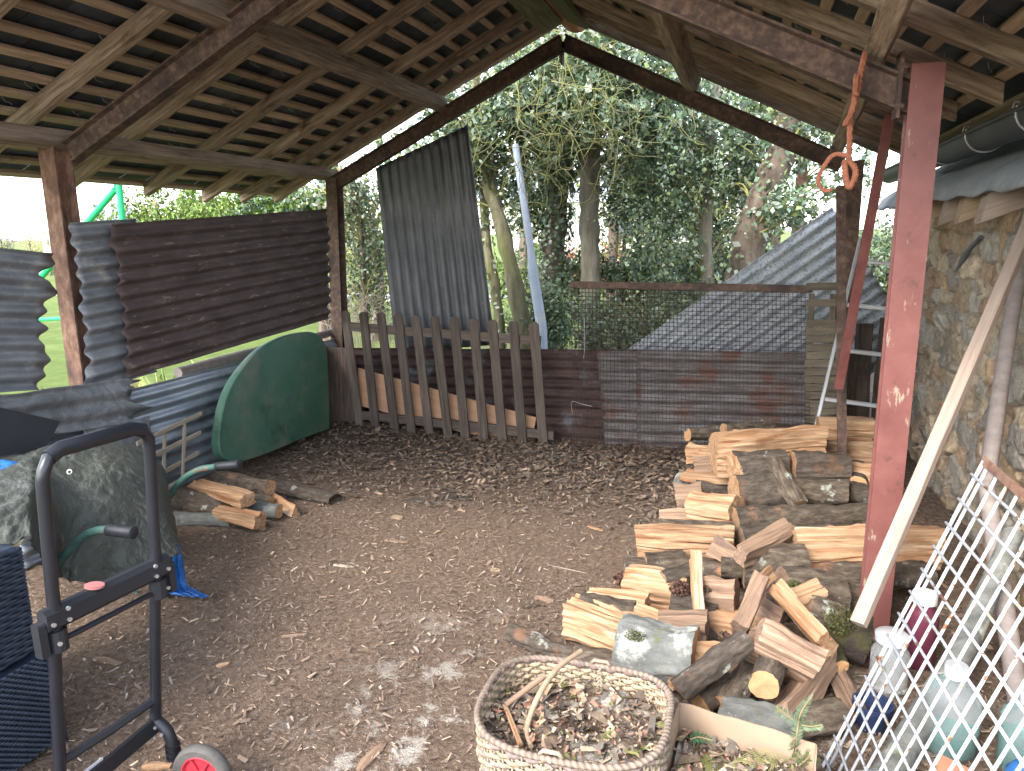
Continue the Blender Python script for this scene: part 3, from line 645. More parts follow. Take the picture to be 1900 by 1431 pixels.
for i, (x, y, h, lab) in enumerate(((1575, 790, .62, 'dark old upright post stub nearest the ladder foot'), (1598, 780, .78, 'dark rotten upright timber behind the ladder'), (1625, 780, .82, 'dark upright timber half hidden by the red post'), (1650, 780, .7, 'dark upright timber behind the red post'))):
    p = ay(x, y+20, 5.75+.03*i); o = beam('old_timber', p, p+Vector((.02*i-.03, .05, h)), .09, .09, M['dark_wood'], wob=.012); tag(o, lab, 'timber', 'old timbers stood behind the ladder')

# ============================================================ STONE BUILDING
def stonewall():
    X0 = 1.20; ys = np.arange(1.2, 6.9, .0125); zs = np.arange(-.05, 1.86, .0125)
    rng = np.random.RandomState(3); cells = []
    z = 0
    while z < 2.15:
        h = rng.uniform(.05, .15); y = .9+rng.uniform(0, .2)
        while y < 7.1:
            w = rng.uniform(.07, .27); cells.append((y+w/2, z+h/2+rng.uniform(-.025, .025), w, h)); y += w
        z += h
    cells = np.array(cells)
    YY, ZZ = np.meshgrid(ys, zs, indexing='ij'); P = np.stack([YY.ravel(), ZZ.ravel()], 1)
    wob = np.array([(noise.noise(Vector((a*7, b*7, 0)))*.045+noise.noise(Vector((a*25, b*25, 0)))*.012, noise.noise(Vector((a*7, b*7, 5)))*.045+noise.noise(Vector((a*25, b*25, 5)))*.012) for a, b in P]); Pw = P+wob
    d1 = np.full(len(P), 9.); d2 = np.full(len(P), 9.); id1 = np.zeros(len(P), int)
    for i, (cy, cz, w, h) in enumerate(cells):
        d = ((np.abs(Pw[:, 0]-cy)/(w/2))**3+(np.abs(Pw[:, 1]-cz)/(h/2))**3)**(1/3)
        lt = d < d1; d2 = np.where(lt, d1, np.minimum(d2, d)); id1 = np.where(lt, i, id1); d1 = np.where(lt, d, d1)
    e = np.clip((d2-d1)/.26, 0, 1); e = e*e*(3-2*e)
    prot = rng.uniform(.004, .055, len(cells))[id1]; tilt = rng.normal(0, .18, len(cells))[id1]; cz = cells[id1, 1]
    nz = np.array([noise.fractal(Vector((a*9, b*9, 2)), 1, 2, 5)+abs(noise.noise(Vector((a*22, b*22, 8))))*.6 for a, b in P])*.018
    disp = e*(prot+tilt*(P[:, 1]-cz))+nz
    pal = np.array([(.29, .235, .175), (.33, .28, .22), (.24, .215, .185), (.30, .22, .15), (.22, .21, .20), (.37, .32, .255), (.27, .2, .15), (.31, .30, .28)])*np.array((1.2, 1.12, 1.0))
    col = pal[rng.randint(0, len(pal), len(cells))][id1]*rng.uniform(.8, 1.15, (len(cells), 1))[id1]
    mort = np.array((.22, .175, .13))*1.05; col = col*e[:, None]+mort*(1-e[:, None])
    b = MB(); b.v = [(X0-d, p[0], p[1]) for d, p in zip(disp, P)]
    ny, nz_ = len(ys), len(zs)
    f = [(i*nz_+j, i*nz_+j+1, (i+1)*nz_+j+1, (i+1)*nz_+j) for i in range(ny-1) for j in range(nz_-1)]
    n0 = len(b.v); b.v += [(1.75, ys[0], -.05), (1.75, ys[0], 1.85), (1.75, ys[-1], -.05), (1.75, ys[-1], 1.85)]
    col = np.vstack([col, np.tile(mort, (4, 1))])
    f += [tuple([(ny-1)*nz_+j for j in range(nz_)])+(n0+3, n0+2), (n0+1,)+tuple([j for j in range(nz_)])[::-1]+(n0,), (n0, n0+1, n0+3, n0+2)[::-1], tuple([i*nz_+nz_-1 for i in range(ny)])+(n0+3, n0+1)]
    b.f = f; b.m = [0]*len(f)
    t = thing('stone_building', 'old rubble stone wall of the neighbouring building with low eaves', 'building', (1.2, 4, 0))
    b.build('wall', M['stone'], t, smooth=True, mat4=Matrix.Identity(4), col=col)
    # rafter ends
    for i, y in enumerate((2.35, 2.85, 3.33, 3.82, 4.28, 4.72, 5.2)):
        beam('rafter_end', (.955+.02*(i % 3), y, 1.685), (1.7, y, 1.965), .10, .115, M['plank_grey'] if i % 2 else M['plank'], t, skew=.6)
    b = MB(); b.box((1.12, 4, 2.045), (2.9, 4, 2.95), 5.4, .03, up=(0, 0, 1)); b.build('roof', M['slate'], t, col=np.tile((.05, .055, .06), (len(b.v), 1)))
    # fibre cement eave sheet (slopes down toward the shed, corrugations run down the slope)
    b = MB(); nu, nv = 10, 420; vs = []
    for j in range(nv+1):
        y = 1.6+5.0*j/nv
        for i in range(nu+1):
            s = i/nu; x = .925+.10*s+.75*max(0, s-.35); z = 1.745+.24*s+.26*max(0, s-.35)+.007*math.sin(2*math.pi*y/.5)*(1-s); rg = (i == 0); vs.append((x+(.006*noise.noise(Vector((y*40, i, 0))) if rg else .004*noise.noise(Vector((y*4, i, 0)))), y, z+(.007*noise.noise(Vector((y*60, 5, 0)))+.008*noise.noise(Vector((y*5, 5, 0))) if rg else 0)))
    k = nu+1; b.add(vs, [(j*k+i, j*k+i+1, (j+1)*k+i+1, (j+1)*k+i) for j in range(nv) for i in range(nu)])
    o = b.build('eave_sheet', M['cement'], t, smooth=True, mat4=Matrix.Identity(4)); sm = o.modifiers.new('thickness', 'SOLIDIFY'); sm.thickness = .012
    return t
bld = stonewall()
def gutter():
    t = thing('gutter', 'dark grey half round gutter with wire brackets at right', 'gutter', (1.06, 4, 2.0))
    R_ = .080; cx, cz = 1.0, 2.025; b = MB(); n = 14; vs = []
    prof = [(math.cos(a), math.sin(a)) for a in [math.pi+math.pi*i/n for i in range(n+1)]]
    ysg = (1.4, 6.6)
    for y in ysg:
        for (c, s) in prof: vs.append((cx+c*R_, y, cz+s*R_))
        for (c, s) in prof: vs.append((cx+c*(R_-.004), y, cz+s*(R_-.004)))
    k = n+1; fs = []
    for i in range(n): fs += [(i, i+1, 2*k+i+1, 2*k+i), (k+i, 3*k+i, 3*k+i+1, k+i+1)]
    b.add(vs, fs); smoothm(b.build('channel', M['gutter'], t, mat4=Matrix.Identity(4)), 60)
    b = MB(); b.tube([(cx-R_-.004, ysg[0], cz+.002), (cx-R_-.004, ysg[1], cz+.002)], .009, 8); smoothm(b.build('rolled_lip', M['gutter'], t))
    for y in (2.6, 3.35, 4.05, 4.75, 5.5):
        b = MB(); pts = [(cx+math.cos(a)*(R_+.006), y, cz+math.sin(a)*(R_+.006)) for a in [math.pi*.93+math.pi*1.05*i/14 for i in range(15)]]
        pts = [(cx-R_+.005, y, cz+.03), (cx-R_-.012, y, cz+.028), (cx-R_-.017, y, cz+.01)]+pts; b.tube(pts, .0045, 6); smoothm(b.build('bracket', M['alu'], t))
gutter()
o = tubeo('iron_spike', [ax(1820, 440, 1.14), ax(1800, 462, 1.13), ax(1790, 475, 1.12), ax(1773, 505, 1.10)], [.012, .012, .02, .004], M['dark_metal']); tag(o, 'dark iron spike driven into the stone wall', 'spike')
# plank and poles leaning on the wall
p, q = Vector((.455, 2.93, .0)), Vector((1.135, 3.80, 1.60)); q = q+(q-p)*.12
t = thing('timber_plank', 'long squared timber leaning on the stone wall in front of the red post', 'timber', p)
p0 = ay(1592, 1158, 2.60); q0 = ax(1910, 415, 1.10); d = (q0-p0).normalized(); q0 = q0+d*.15
beam('plank', p0, q0, .050, .036, M['plank_grey'], t, up=(-.8, -.9, 1.3), wob=.003)
o = tubeo('wooden_pole', [Vector((.93, 2.6, .0)), ax(1830, 900, .98), ax(1868, 640, 1.06), ax(1902, 440, 1.12)], [.034, .033, .031, .029], M['pole_wood'], n=12); tag(o, 'smooth grey round pole leaning on the stone wall at the right edge', 'pole')
o = tubeo('wooden_pole', [az(1640, 1450, .02), ax(1790, 1200, .78), ax(1880, 990, 1.0)], [.045, .042, .035], M['bark_grey'], n=12); tag(o, 'thick bark covered pole behind the white rack', 'pole')
# ============================================================ ROPE
def rope():
    b = MB()
    def tw(pts, r=.009):
        c = curve(pts, 8)
        for ph in (0, 2.1, 4.2):
            b.tube([p+Vector((math.cos(i*.9+ph), 0, math.sin(i*.9+ph)))*r*.5 for i, p in enumerate(c)], r*.62, 6)
    Y = 3.02
    tw([ay(1606, 98, Y), ay(1597, 135, Y), ay(1590, 175, Y), ay(1578, 215, Y), ay(1577, 265, Y), ay(1575, 295, Y)], .011)
    tw([ay(1590, 140, Y-.01), ay(1583, 200, Y-.01), ay(1568, 232, Y-.01)], .011)
    tw([ay(1575, 295, Y), ay(1588, 315, Y), ay(1584, 338, Y), ay(1574, 347, Y), ay(1568, 325, Y), ay(1566, 300, Y)], .012)
    tw([ay(1573, 290, Y), ay(1550, 287, Y), ay(1535, 300, Y), ay(1521, 325, Y), ay(1520, 342, Y), ay(1530, 353, Y), ay(1543, 351, Y)], .009)
    b.tube([p+Vector((0, 0, .0)) for p in [ay(1590, 172, Y-.02), ay(1586, 178, Y-.02)]], .014, 8)
    o = b.build('hanging_rope', M['rope'], smooth=True); tag(o, 'frayed orange rope hanging in a knot from the steel rafter by the red post', 'rope')
rope()

# ============================================================ LEFT FOREGROUND: hand cart
def cart():
    yr, yl = 1.57, 1.27
    def R_(x, y): return ay(x, y, yr)
    T = ay(275, 790, yr); B = ay(290, 1335, yr); K = ay(290, 1062, yr)
    off = Vector((-.045, -.29, -.005))
    t = thing('folding_hand_cart', 'folding black hand cart standing upright in the left foreground with a red hubbed wheel', 'hand cart', (B.x, B.y-.15, 0))
    top = T+Vector((0, 0, .0))
    c = curve([K+Vector((0, 0, -.02)), K.lerp(top, .5), K.lerp(top, .86)], 4)
    crn = [top+Vector((0, -.003, -.035)), top+Vector((0, -.02, -.008)), top+Vector((0, -.055, .005)), top+off+Vector((0, .055, .003)), top+off+Vector((0, .02, -.01)), top+off+Vector((0, .003, -.038))]
    c2 = [p+off for p in c][::-1]
    pts = c+crn+c2
    b = MB(); b.tube(pts, .0155, 14); smoothm(b.build('handle', M['black_tube'], t), 60)
    g = curve(crn[1:5], 6); b = MB(); b.tube([p for p in crn[1:5]], .0195, 14); smoothm(b.build('grip', M['black_tube'], t), 60)
    # lower uprights
    for o_ in (Vector(), off):
        q = [K+o_+Vector((-.004, 0, .0)), K.lerp(B, .5)+o_+Vector((-.004, 0, 0)), B+o_]
        b = MB(); b.tube(q, .0155, 14); smoothm(b.build('upright', M['black_tube'], t), 60)
    # main cross bar (box section with rounded end blocks)
    up = Vector((0, 0, 1)); d = off.normalized()
    a, e = K-d*.035+Vector((0, 0, .012)), K+off+d*.03+Vector((0, 0, .012))
    beam('cross_bar', a, e, .04, .062, M['black_plastic'], t, wob=0, ch=.012)
    for o_ in (Vector(), off):
        b = MB(); b.tube([K+o_+Vector((0, 0, -.075)), K+o_+Vector((0, 0, -.02))], .024, 12); b.build('clamp', M['black_plastic'], t)
        sgn = -1 if o_.length == 0 else 1
        b = MB(); m_ = K+o_-d*sgn*-.03+Vector((0, 0, -.03)); b.box(m_, m_+d*(-sgn)*-.02, .03, .09, ch=.004); b.build('bracket', M['black_plastic'], t)
        for k, (u, w) in enumerate(((-.02, .03), (-.02, -.0), (.02, .005), (.012, -.05))):
            p = K+o_+d*(u*(1 if sgn > 0 else -1))+Vector((.0215, 0, w)); b = MB(); b.tube([p-Vector((.001, 0, 0)), p+Vector((.0045, -.001, 0))], .0055, 8); b.build('rivet', M['steel_dot'], t)
    m = K.lerp(K+off, .62)+Vector((0, 0, .044)); b = MB(); b.tube([m-Vector((0, 0, .002)), m+Vector((0, 0, .003))], .020, 16, flat=1.4); b.build('button', M['pink'], t)
    a2, e2 = K+Vector((0, 0, -.055)), K+off+Vector((0, 0, -.055)); tubeo('brace', [a2, e2], .008, M['black_tube'], t)
    # lower bars
    J = ay(288, 1298, yr); tubeo('brace', [J, J.lerp(J+off, .5)+Vector((0, 0, -.004)), J+off], .0125, M['black_plastic'], t, n=6)
    a3 = B+Vector((.0, .0, -.015)); beam('base_bar', a3, a3+off+Vector((.02, 0, -.02)), .012, .055, M['black_plastic'], t, wob=0)
    m = a3.lerp(a3+off, .62); b = MB(); b.box(m+Vector((.012, 0, 0)), m+off*.22+Vector((.013, 0, -.003)), .003, .045); b.build('paper_label', M['label'], t)
    for o_ in (Vector(), off):
        # foot bend to the wheel
        wc = az(376, 1434, .088)+o_
        pts = curve([B+o_+Vector((0, 0, .03)), B+o_, B+o_+Vector((.035, 0, -.03)), B+o_+Vector((.05, 0, -.075)), B+o_+Vector((.05, 0, -.12))], 5)
        b = MB(); b.tube(pts, .017, 12); smoothm(b.build('foot', M['black_plastic'], t), 60)
        for kz in (-.08, -.10, -.118):
            p = B+o_+Vector((.05, 0, kz)); b = MB(); b.tube([p, p+Vector((0, 0, .007))], .022, 14); b.build('collar', M['black_plastic'], t)
        for u, w in ((.012, -.012), (.034, -.03), (-.012, -.03), (.008, -.045)):
            p = B+o_+Vector((u, -.018, w)); b = MB(); b.tube([p, p+Vector((0.001, -.005, 0))], .005, 8); b.build('rivet', M['steel_dot'], t)
        AX = Vector((.12, -1, .0)).normalized(); E1 = Vector((1, .12, 0)).normalized(); E2 = Vector((0, 0, 1))
        def ringp(r, y, k=36): return [wc+AX*y+E1*math.cos(2*math.pi*i/k)*r+E2*math.sin(2*math.pi*i/k)*r for i in range(k)]
        wh = thing_part('wheel', t, wc)
        b = MB(); k = 36; prof = [(.060, -.014), (.080, -.018), (.087, -.012), (.089, 0), (.087, .012), (.080, .018), (.060, .014)]
        vs = sum([ringp(r, y) for r, y in prof], [])
        b.add(vs, [(j*k+i, j*k+(i+1) % k, ((j+1) % 7)*k+(i+1) % k, ((j+1) % 7)*k+i) for j in range(7) for i in range(k)]); smoothm(b.build('tyre', M['rubber'], wh), 50)
        b = MB(); prof = [(.061, .013), (.056, .015), (.050, .006), (.016, .006), (.014, .018), (.001, .018)]
        vs = sum([ringp(r, y) for r, y in prof], [])
        b.add(vs, [(j*k+i, j*k+(i+1) % k, (j+1)*k+(i+1) % k, (j+1)*k+i) for j in range(5) for i in range(k)])
        for s in range(6):
            a = s*math.pi/3; dv = E1*math.cos(a)+E2*math.sin(a); b.box(wc+AX*.010+dv*.012, wc+AX*.010+dv*.052, .007, .006, up=AX)
        b.build('rim', M['red_plastic'], wh)
def thing_part(name, parent, loc):
    o = bpy.data.objects.new(name, None); o.empty_display_size = .05; return put(o, Matrix.Translation(Vector(loc)), parent)
cart()

# ============================================================ rattan box
def rattan():
    t = thing('rattan_box', 'dark blue woven plastic rattan box at the left edge under the tarpaulin', 'storage box', (-2.4, 1.25, 0))
    def face(name, p, u, v, nu, nv):
        """woven sheet: horizontal strands bulging over and under stakes"""
        p, u, v = Vector(p), Vector(u), Vector(v); n_ = u.cross(v).normalized(); b = MB(); K_ = nu*4
        for j in range(nv):
            vs = []
            for i in range(K_+1):
                s = i/K_; ph = math.pi*s*nu + (j % 2)*math.pi; d = math.sin(ph)*.0035
                c_ = p+u*s+v*((j+.5)/nv)+n_*d; h = v*(.46/nv)
                vs += [c_-h-n_*.001, c_+n_*.0025, c_+h-n_*.001]
            b.add(vs, [(i*3+k, (i+1)*3+k, (i+1)*3+k+1, i*3+k+1) for i in range(K_) for k in range(2)])
        b.build(name, M['wicker_dark'], t, smooth=True)
        q = MB(); q.add([p-n_*.006, p+u-n_*.006, p+u+v-n_*.006, p+v-n_*.006], [(0, 1, 2, 3)]); return q
    bx = MB()
    bx.box((-2.70, 1.25, .0), (-2.07, 1.25, .0), .68, .02); 
    x1, y0, y1 = -2.05, .88, 1.60
    m = MB(); m.box((-2.38, y0+.01, .17), (-2.38, y1-.01, .17), .64, .30, ch=.01); m.box((-2.40, y0+.02, .505), (-2.40, y1-.03, .505), .62, .36, ch=.01); m.build('frame', M['wicker_dark'], t)
    face('woven_side', (x1, y0, .02), (0, y1-y0, 0), (0, 0, .31), 60, 34)
    face('woven_side', (x1-.025, y0, .34), (0, y1-y0-.02, 0), (0, 0, .345), 22, 30)
    face('woven_side', (x1, y1, .02), (-.65, 0, 0), (0, 0, .31), 50, 34)
    face('woven_side', (x1-.03, y1-.02, .34), (-.65, 0, 0), (0, 0, .345), 20, 30)
    b = MB(); b.tube([(x1, y1, .0), (x1, y1, .33)], .014, 10); b.build('corner_post', M['wicker_dark'], t)
rattan()
# black panel
def bpanel():
    pts = [(-160, 725), (0, 756), (112, 782), (96, 812), (72, 850), (-160, 860)]
    P = [ax(x, y, -3.13+.0006*(y-780)) for x, y in pts]; k = len(P); n_ = Vector((-1, .1, .1)).normalized()*.012
    b = MB(); b.add(P+[p+n_ for p in P], [tuple(range(k)), tuple(range(k, 2*k))[::-1]]+[(j, k+j, k+(j+1) % k, (j+1) % k) for j in range(k)])
    tag(b.build('black_panel', M['black_plastic']), 'plain black panel propped behind the tarpaulin at the left edge', 'panel')
bpanel()
# wheelbarrow
def barrow():
    t = thing('wheelbarrow', 'old green wheelbarrow mostly hidden under the tarpaulin', 'wheelbarrow', (-2.9, 2.4, 0))
    for pts, Y in (([(112, 1040), (150, 1000), (176, 986), (200, 983), (250, 989)], 1.93), ([(296, 948), (332, 897), (366, 873), (402, 866), (446, 862)], 2.78)):
        P = [ay(x, y, Y) for x, y in pts]; st = P[0]+Vector((-.35, .3 if Y < 2.5 else 0, -.12))
        c = curve([st, P[0]+Vector((-.08, .06 if Y < 2.5 else 0, -.05)), P[0], P[1], P[2], P[3]], 5)
        b = MB(); b.tube(c, .0155, 10); smoothm(b.build('handle', M['green_tube'], t), 60)
        L = P[4]-P[3]; g = [P[3]+L*k for k in (0, .03, .2, .3, .5, .7, .9, .97, 1)]
        b = MB(); b.tube(g, [.019, .022, .020, .022, .021, .022, .021, .023, .018], 12); smoothm(b.build('grip', M['rubber'] if Y < 0 else M['black_plastic'], t), 50)
    b = MB()
    lo = [(-3.1, 2.46, .25), (-2.85, 2.46, .25), (-2.85, 2.7, .25), (-3.1, 2.7, .25)]; hi = [(-3.15, 2.42, .42), (-2.75, 2.42, .40), (-2.72, 2.76, .42), (-3.2, 2.78, .45)]
    b.add(lo+hi, [(0, 1, 2, 3)[::-1], (0, 1, 5, 4), (1, 2, 6, 5), (2, 3, 7, 6), (3, 0, 4, 7)])
    o = b.build('tray', M['green_tube'], t); o.modifiers.new('thickness', 'SOLIDIFY').thickness = .004
    for y in (2.5, 2.72): tubeo('leg', [(-2.85, y, .27), (-2.72, y, .0), (-2.60, y, .0)], .013, M['green_tube'], t)
    b = MB(); b.tube([(-3.75, 2.42, .17), (-3.75, 2.48, .17)], .17, 24); b.build('wheel', M['rubber'], t)
barrow()
# tarp
def tarp():
    hem = [(-260, 985, 1.50), (-120, 1003, 1.55), (0, 1015, 1.62), (52, 1000, 1.66), (85, 1055, 1.80), (112, 1072, 1.95), (170, 1083, 2.02), (235, 1087, 2.10), (290, 1050, 2.25), (336, 1028, 2.38)]
    mid = [(-260, 930, 1.60), (-120, 925, 1.62), (0, 925, 1.72), (62, 900, 1.85), (98, 940, 1.98), (130, 945, 2.08), (185, 950, 2.16), (240, 985, 2.22), (295, 1010, 2.32), (334, 1020, 2.40)]
    top = [(-260, 870, 2.1), (-120, 862, 2.2), (0, 850, 2.3), (62, 838, 2.36), (104, 828, 2.4), (150, 832, 2.42), (200, 850, 2.44), (252, 893, 2.45), (305, 955, 2.46), (328, 1000, 2.47)]
    H = curve([ay(*p) for p in hem], 30); Mm = curve([ay(*p) for p in mid], 30); T = curve([ay(*p) for p in top], 30)
    b = MB(); nv = 120; nu = len(H)
    for i in range(nu):
        fo = min(1, (nu-i)/nu*2.2); far = T[i]+Vector((-.08*(1-fo), .38*fo+.02, -.13)); far2 = T[i]+Vector((-.12*(1-fo), .42*fo+.02, -.34))
        col = curve([H[i], Mm[i], T[i], far, far2], 30)
        for j, p in enumerate(col):
            s = i/nu; q = p.copy(); v = j/len(col)
            f1 = noise.noise(Vector((i*.033, j*.0175, 1)))*.035
            f2 = (abs(noise.noise(Vector((q.x*6, q.z*2.5+q.y*2, 2))))-.2)*-.05 + (abs(noise.noise(Vector((q.x*11+q.z*6, q.z*5, 5))))-.2)*-.035
            w_ = Vector((noise.noise(q*5), noise.noise(q*5+Vector((9, 0, 0))), noise.noise(q*5+Vector((0, 9, 0)))))*.12; g_ = q+w_; f3 = (.18-abs(noise.noise(g_*13)))*.026 + (.18-abs(noise.noise(g_*27+Vector((4, 4, 4)))))*.014 + (.18-abs(noise.noise(Vector((g_.x*60, g_.y*40, g_.z*24)))))*.007
            q += Vector((.3, -.8, .5)).normalized()*(f1+f2+f3)
            if j == 0: q.z += noise.noise(Vector((i*.12, 0, 7)))*.02
            b.v.append(tuple(q))
    k = 121; b.f = [(i*k+j, (i+1)*k+j, (i+1)*k+j+1, i*k+j+1) for i in range(nu-1) for j in range(k-1)]
    t = thing('tarpaulin', 'olive green tarpaulin with blue underside draped over the wheelbarrow and rattan box', 'tarpaulin', (-2.7, 2.1, .3))
    o = b.build('cover', M['tarp'], t, smooth=True); sm = o.modifiers.new('thickness', 'SOLIDIFY'); sm.thickness = .003; sm.offset = 1
    # doubled seam strip
    # eyelet
    p = ay(129, 876, 2.215); b = MB(); 
    n_ = Vector((.25, -.85, .45)).normalized(); e1 = n_.cross(Vector((0, 0, 1))).normalized(); e2 = n_.cross(e1)
    b.tube([p+e1*math.cos(a)*.009+e2*math.sin(a)*.009 for a in [i*math.pi/8 for i in range(17)]], .0028, 6, cap=False)
    b.build('eyelet', M['steel_dot'], t)
    # blue fold hanging to the ground
    L_ = curve([ay(302, 1020, 2.50), ay(304, 1060, 2.51), ay(306, 1092, 2.52), az(330, 1105, .035)], 8)
    Rr = curve([ay(318, 975, 2.52), ay(336, 1030, 2.55), ay(346, 1085, 2.57), az(388, 1108, .03)], 8)
    b = MB(); n2 = 24
    for i in range(len(L_)):
        for j in range(n2+1):
            q = L_[i].lerp(Rr[i], j/n2); q += Vector((.3, -.9, .2))*(.014*math.sin(j*.9+i*.15)+.012*noise.noise(q*25)); b.v.append(tuple(q))
    k = n2+1; b.f = [(i*k+j, (i+1)*k+j, (i+1)*k+j+1, i*k+j+1) for i in range(len(L_)-1) for j in range(n2)]
    o = b.build('blue_fold', M['tarp_blue'], t, smooth=True); o.modifiers.new('thickness', 'SOLIDIFY').thickness = .003
    b = MB(); n2 = 20
    for i in range(11):
        for j in range(n2+1):
            p = ay(-60+j*6.8, 858+i*1.9+3*math.sin(j*.8), 2.19-.01*i); b.v.append(tuple(p+Vector((0, -.05, .02))+Vector((0, .0, .01))*noise.noise(p*30)))
    k = n2+1; b.f = [(i*k+j, (i+1)*k+j, (i+1)*k+j+1, i*k+j+1) for i in range(10) for j in range(n2)]
    o = b.build('blue_edge', M['tarp_blue'], t, smooth=True); o.modifiers.new('thickness', 'SOLIDIFY').thickness = .003
tarp()
def trellis():
    t = thing('wooden_trellis', 'small broken wooden trellis leaning on the galvanised sheet at left', 'trellis', (-3.1, 3.4, .05))
    for x0, y0, x1, y1 in ((254, 824, 374, 767), (248, 866, 372, 803), (250, 905, 369, 841), (262, 935, 350, 882)): beam('lath', ax(x0, y0, -3.12), ax(x1, y1, -3.16), .012, .028, M['lath'], t, wob=.003)
    for x0, y0, x1, y1 in ((342, 776, 338, 892), (306, 796, 302, 905), (268, 812, 265, 925)): beam('upright', ax(x0, y0, -3.155), ax(x1, y1, -3.13), .010, .024, M['lath'], t, up=(0, 1, 0), wob=.003)
trellis()

# ============================================================ BASKET
def basket():
    cx, cy = -.412, 1.85; A_, B_ = .258, .222; pw = 3.2; Hh = .27
    t = thing('wicker_basket', 'oval two tone wicker basket full of bark litter in the foreground', 'basket', (cx, cy, 0))
    def loop(th, sc, z):
        c, s = math.cos(th), math.sin(th); r = (abs(c)**pw+abs(s)**pw)**(-1/pw)
        return Vector((cx+A_*sc*c*r, cy+B_*sc*s*r, z))
    NS = 64; rows = 21; b = MB(); cols = []
    for j in range(rows):
        tt = j/(rows-1); sc = .80+.20*min(1, tt*1.5)**.7; z = .015+Hh*tt*.97; K_ = NS*6; pts = []
        for i in range(K_):
            th = 2*math.pi*i/K_; p = loop(th, sc, z); d = Vector((p.x-cx, p.y-cy, 0)).normalized()
            rim = .018*abs(math.cos(th))**2*tt
            pts.append(p+d*math.sin(NS/2*th*2/2+(j % 2)*math.pi)*.0055+Vector((0, 0, rim+.002*math.sin(i*.35+j))))
        m0 = len(b.v); n = 6; vs = []
        for i, p in enumerate(pts):
            d = Vector((p.x-cx, p.y-cy, 0)).normalized()
            for q in range(n):
                a = 2*math.pi*q/n; vs.append(p+d*math.cos(a)*.0048+Vector((0, 0, math.sin(a)*.0078)))
                out = math.cos(a) > 0; base = (.27, .215, .15) if out else (.34, .262, .17)
                if out and (j % 4 == 3 or j < 2): base = (.2, .15, .135)
                if not out and j == rows-1: base = (.15, .10, .085)
                cols.append(np.array(base)*random.uniform(.94, 1.06)*(1+.12*math.sin(i*1.7)))
        b.add(vs, [(i*n+q, i*n+(q+1) % n, ((i+1) % K_)*n+(q+1) % n, ((i+1) % K_)*n+q) for i in range(K_) for q in range(n)])
    b.build('woven_wall', M['basket'], t, smooth=True, col=np.array(cols))
    # stakes
    b = MB()
    for i in range(NS):
        th = 2*math.pi*(i+.5)/NS; b.tube([loop(th, .80, .0), loop(th, .93, .09), loop(th, 1, .2), loop(th, 1.0, Hh+.012*abs(math.cos(th)))], .0035, 5)
    b.build('stakes', M['basket'], t, col=np.tile((.28, .23, .17), (len(b.v), 1)))['kind'] = 'stuff'
    # wrapped rim
    b = MB(); K_ = 900; n = 8; vs = []; cols = []
    for i in range(K_):
        th = 2*math.pi*i/K_; p = loop(th, 1.015, Hh+.012+.018*abs(math.cos(th))**2); d = Vector((p.x-cx, p.y-cy, 0)).normalized()
        for q in range(n):
            a = 2*math.pi*q/n; r = .0095+.0008*math.sin(i*2*math.pi/9+a); vs.append(p+d*math.cos(a)*r+Vector((0, 0, math.sin(a)*r*.9)))
            k = .5+.5*math.sin(i*2*math.pi/9+a+1); cols.append(np.array((.15, .108, .085))*(1-k)+np.array((.24, .185, .14))*k)
    b.add(vs, [(i*n+q, i*n+(q+1) % n, ((i+1) % K_)*n+(q+1) % n, ((i+1) % K_)*n+q) for i in range(K_) for q in range(n)])
    b.build('rim', M['basket'], t, smooth=True, col=np.array(cols))
    # handle bindings front and back
    for th in (math.pi/2-.12, -math.pi/2-.05):
        b = MB(); sg = 1 if th > 0 else -1
        for w in range(9):
            z = Hh-.012*w+.012; sp = .008+.0045*w
            pts = [loop(th+(k-4)*sp/4*2.2, 1.0, z-abs(k-4)*.004*w*.5) + Vector((0, -sg*.011 if sg > 0 else -.012, 0)) for k in range(9)]
            b.tube(pts, .0040, 5)
        p = loop(th, 1.0, Hh+.02); b.tube([p+Vector((-.03, 0, 0)), p+Vector((-.02, 0, .012)), p+Vector((.02, 0, .012)), p+Vector((.03, 0, 0))], .006, 8)
        b.build('binding', M['basket'], t, smooth=True, col=np.tile((.26, .205, .15), (len(b.v), 1)))
    # contents
    def surf(x, y): return .212+.03*noise.noise(Vector((x*7, y*7, 4)))+.02*noise.noise(Vector((x*20, y*20, 4)))
    b = MB(); n = 30
    for r in range(n+1):
        for i in range(48):
            p = loop(2*math.pi*i/48, .97*r/n, 0); b.v.append((p.x, p.y, surf(p.x, p.y)))
    b.f = [(r*48+i, r*48+(i+1) % 48, (r+1)*48+(i+1) % 48, (r+1)*48+i) for r in range(n) for i in range(48)]
    pf = thing('bark_litter', 'heap of bark bits, moss and dead leaves filling the wicker basket', 'bark litter', (cx, cy, .15))
    b.build('heap', M['ground'], pf, smooth=True)
    litter_fill('scraps', pf, lambda: tuple(loop(random.uniform(0, 6.283), .96*math.sqrt(random.random()), 0))[:2], surf, 1500)
def litter_fill(name, parent, rnd, surf, n, big=1.0):
    xy = [rnd() for _ in range(n)]; z = [surf(*p)+random.uniform(.002, .022) for p in xy]
    s = np.clip(.009+.014*np.random.pareto(2.6, n), .008, .06)*big
    pal = [(.14, .10, .075), (.22, .16, .11), (.30, .15, .10), (.09, .065, .05), (.42, .32, .22), (.2, .17, .14), (.13, .11, .09), (.33, .22, .14), (.15, .15, .05), (.40, .31, .22)]
    v, f, c = flakes(np.array([(p[0], p[1], q) for p, q in zip(xy, z)]), s, pal, 2.0, .7, .2, rect=1)
    o = cloud(name, v, f, c, M['litter'], parent); o['kind'] = 'stuff'
basket()
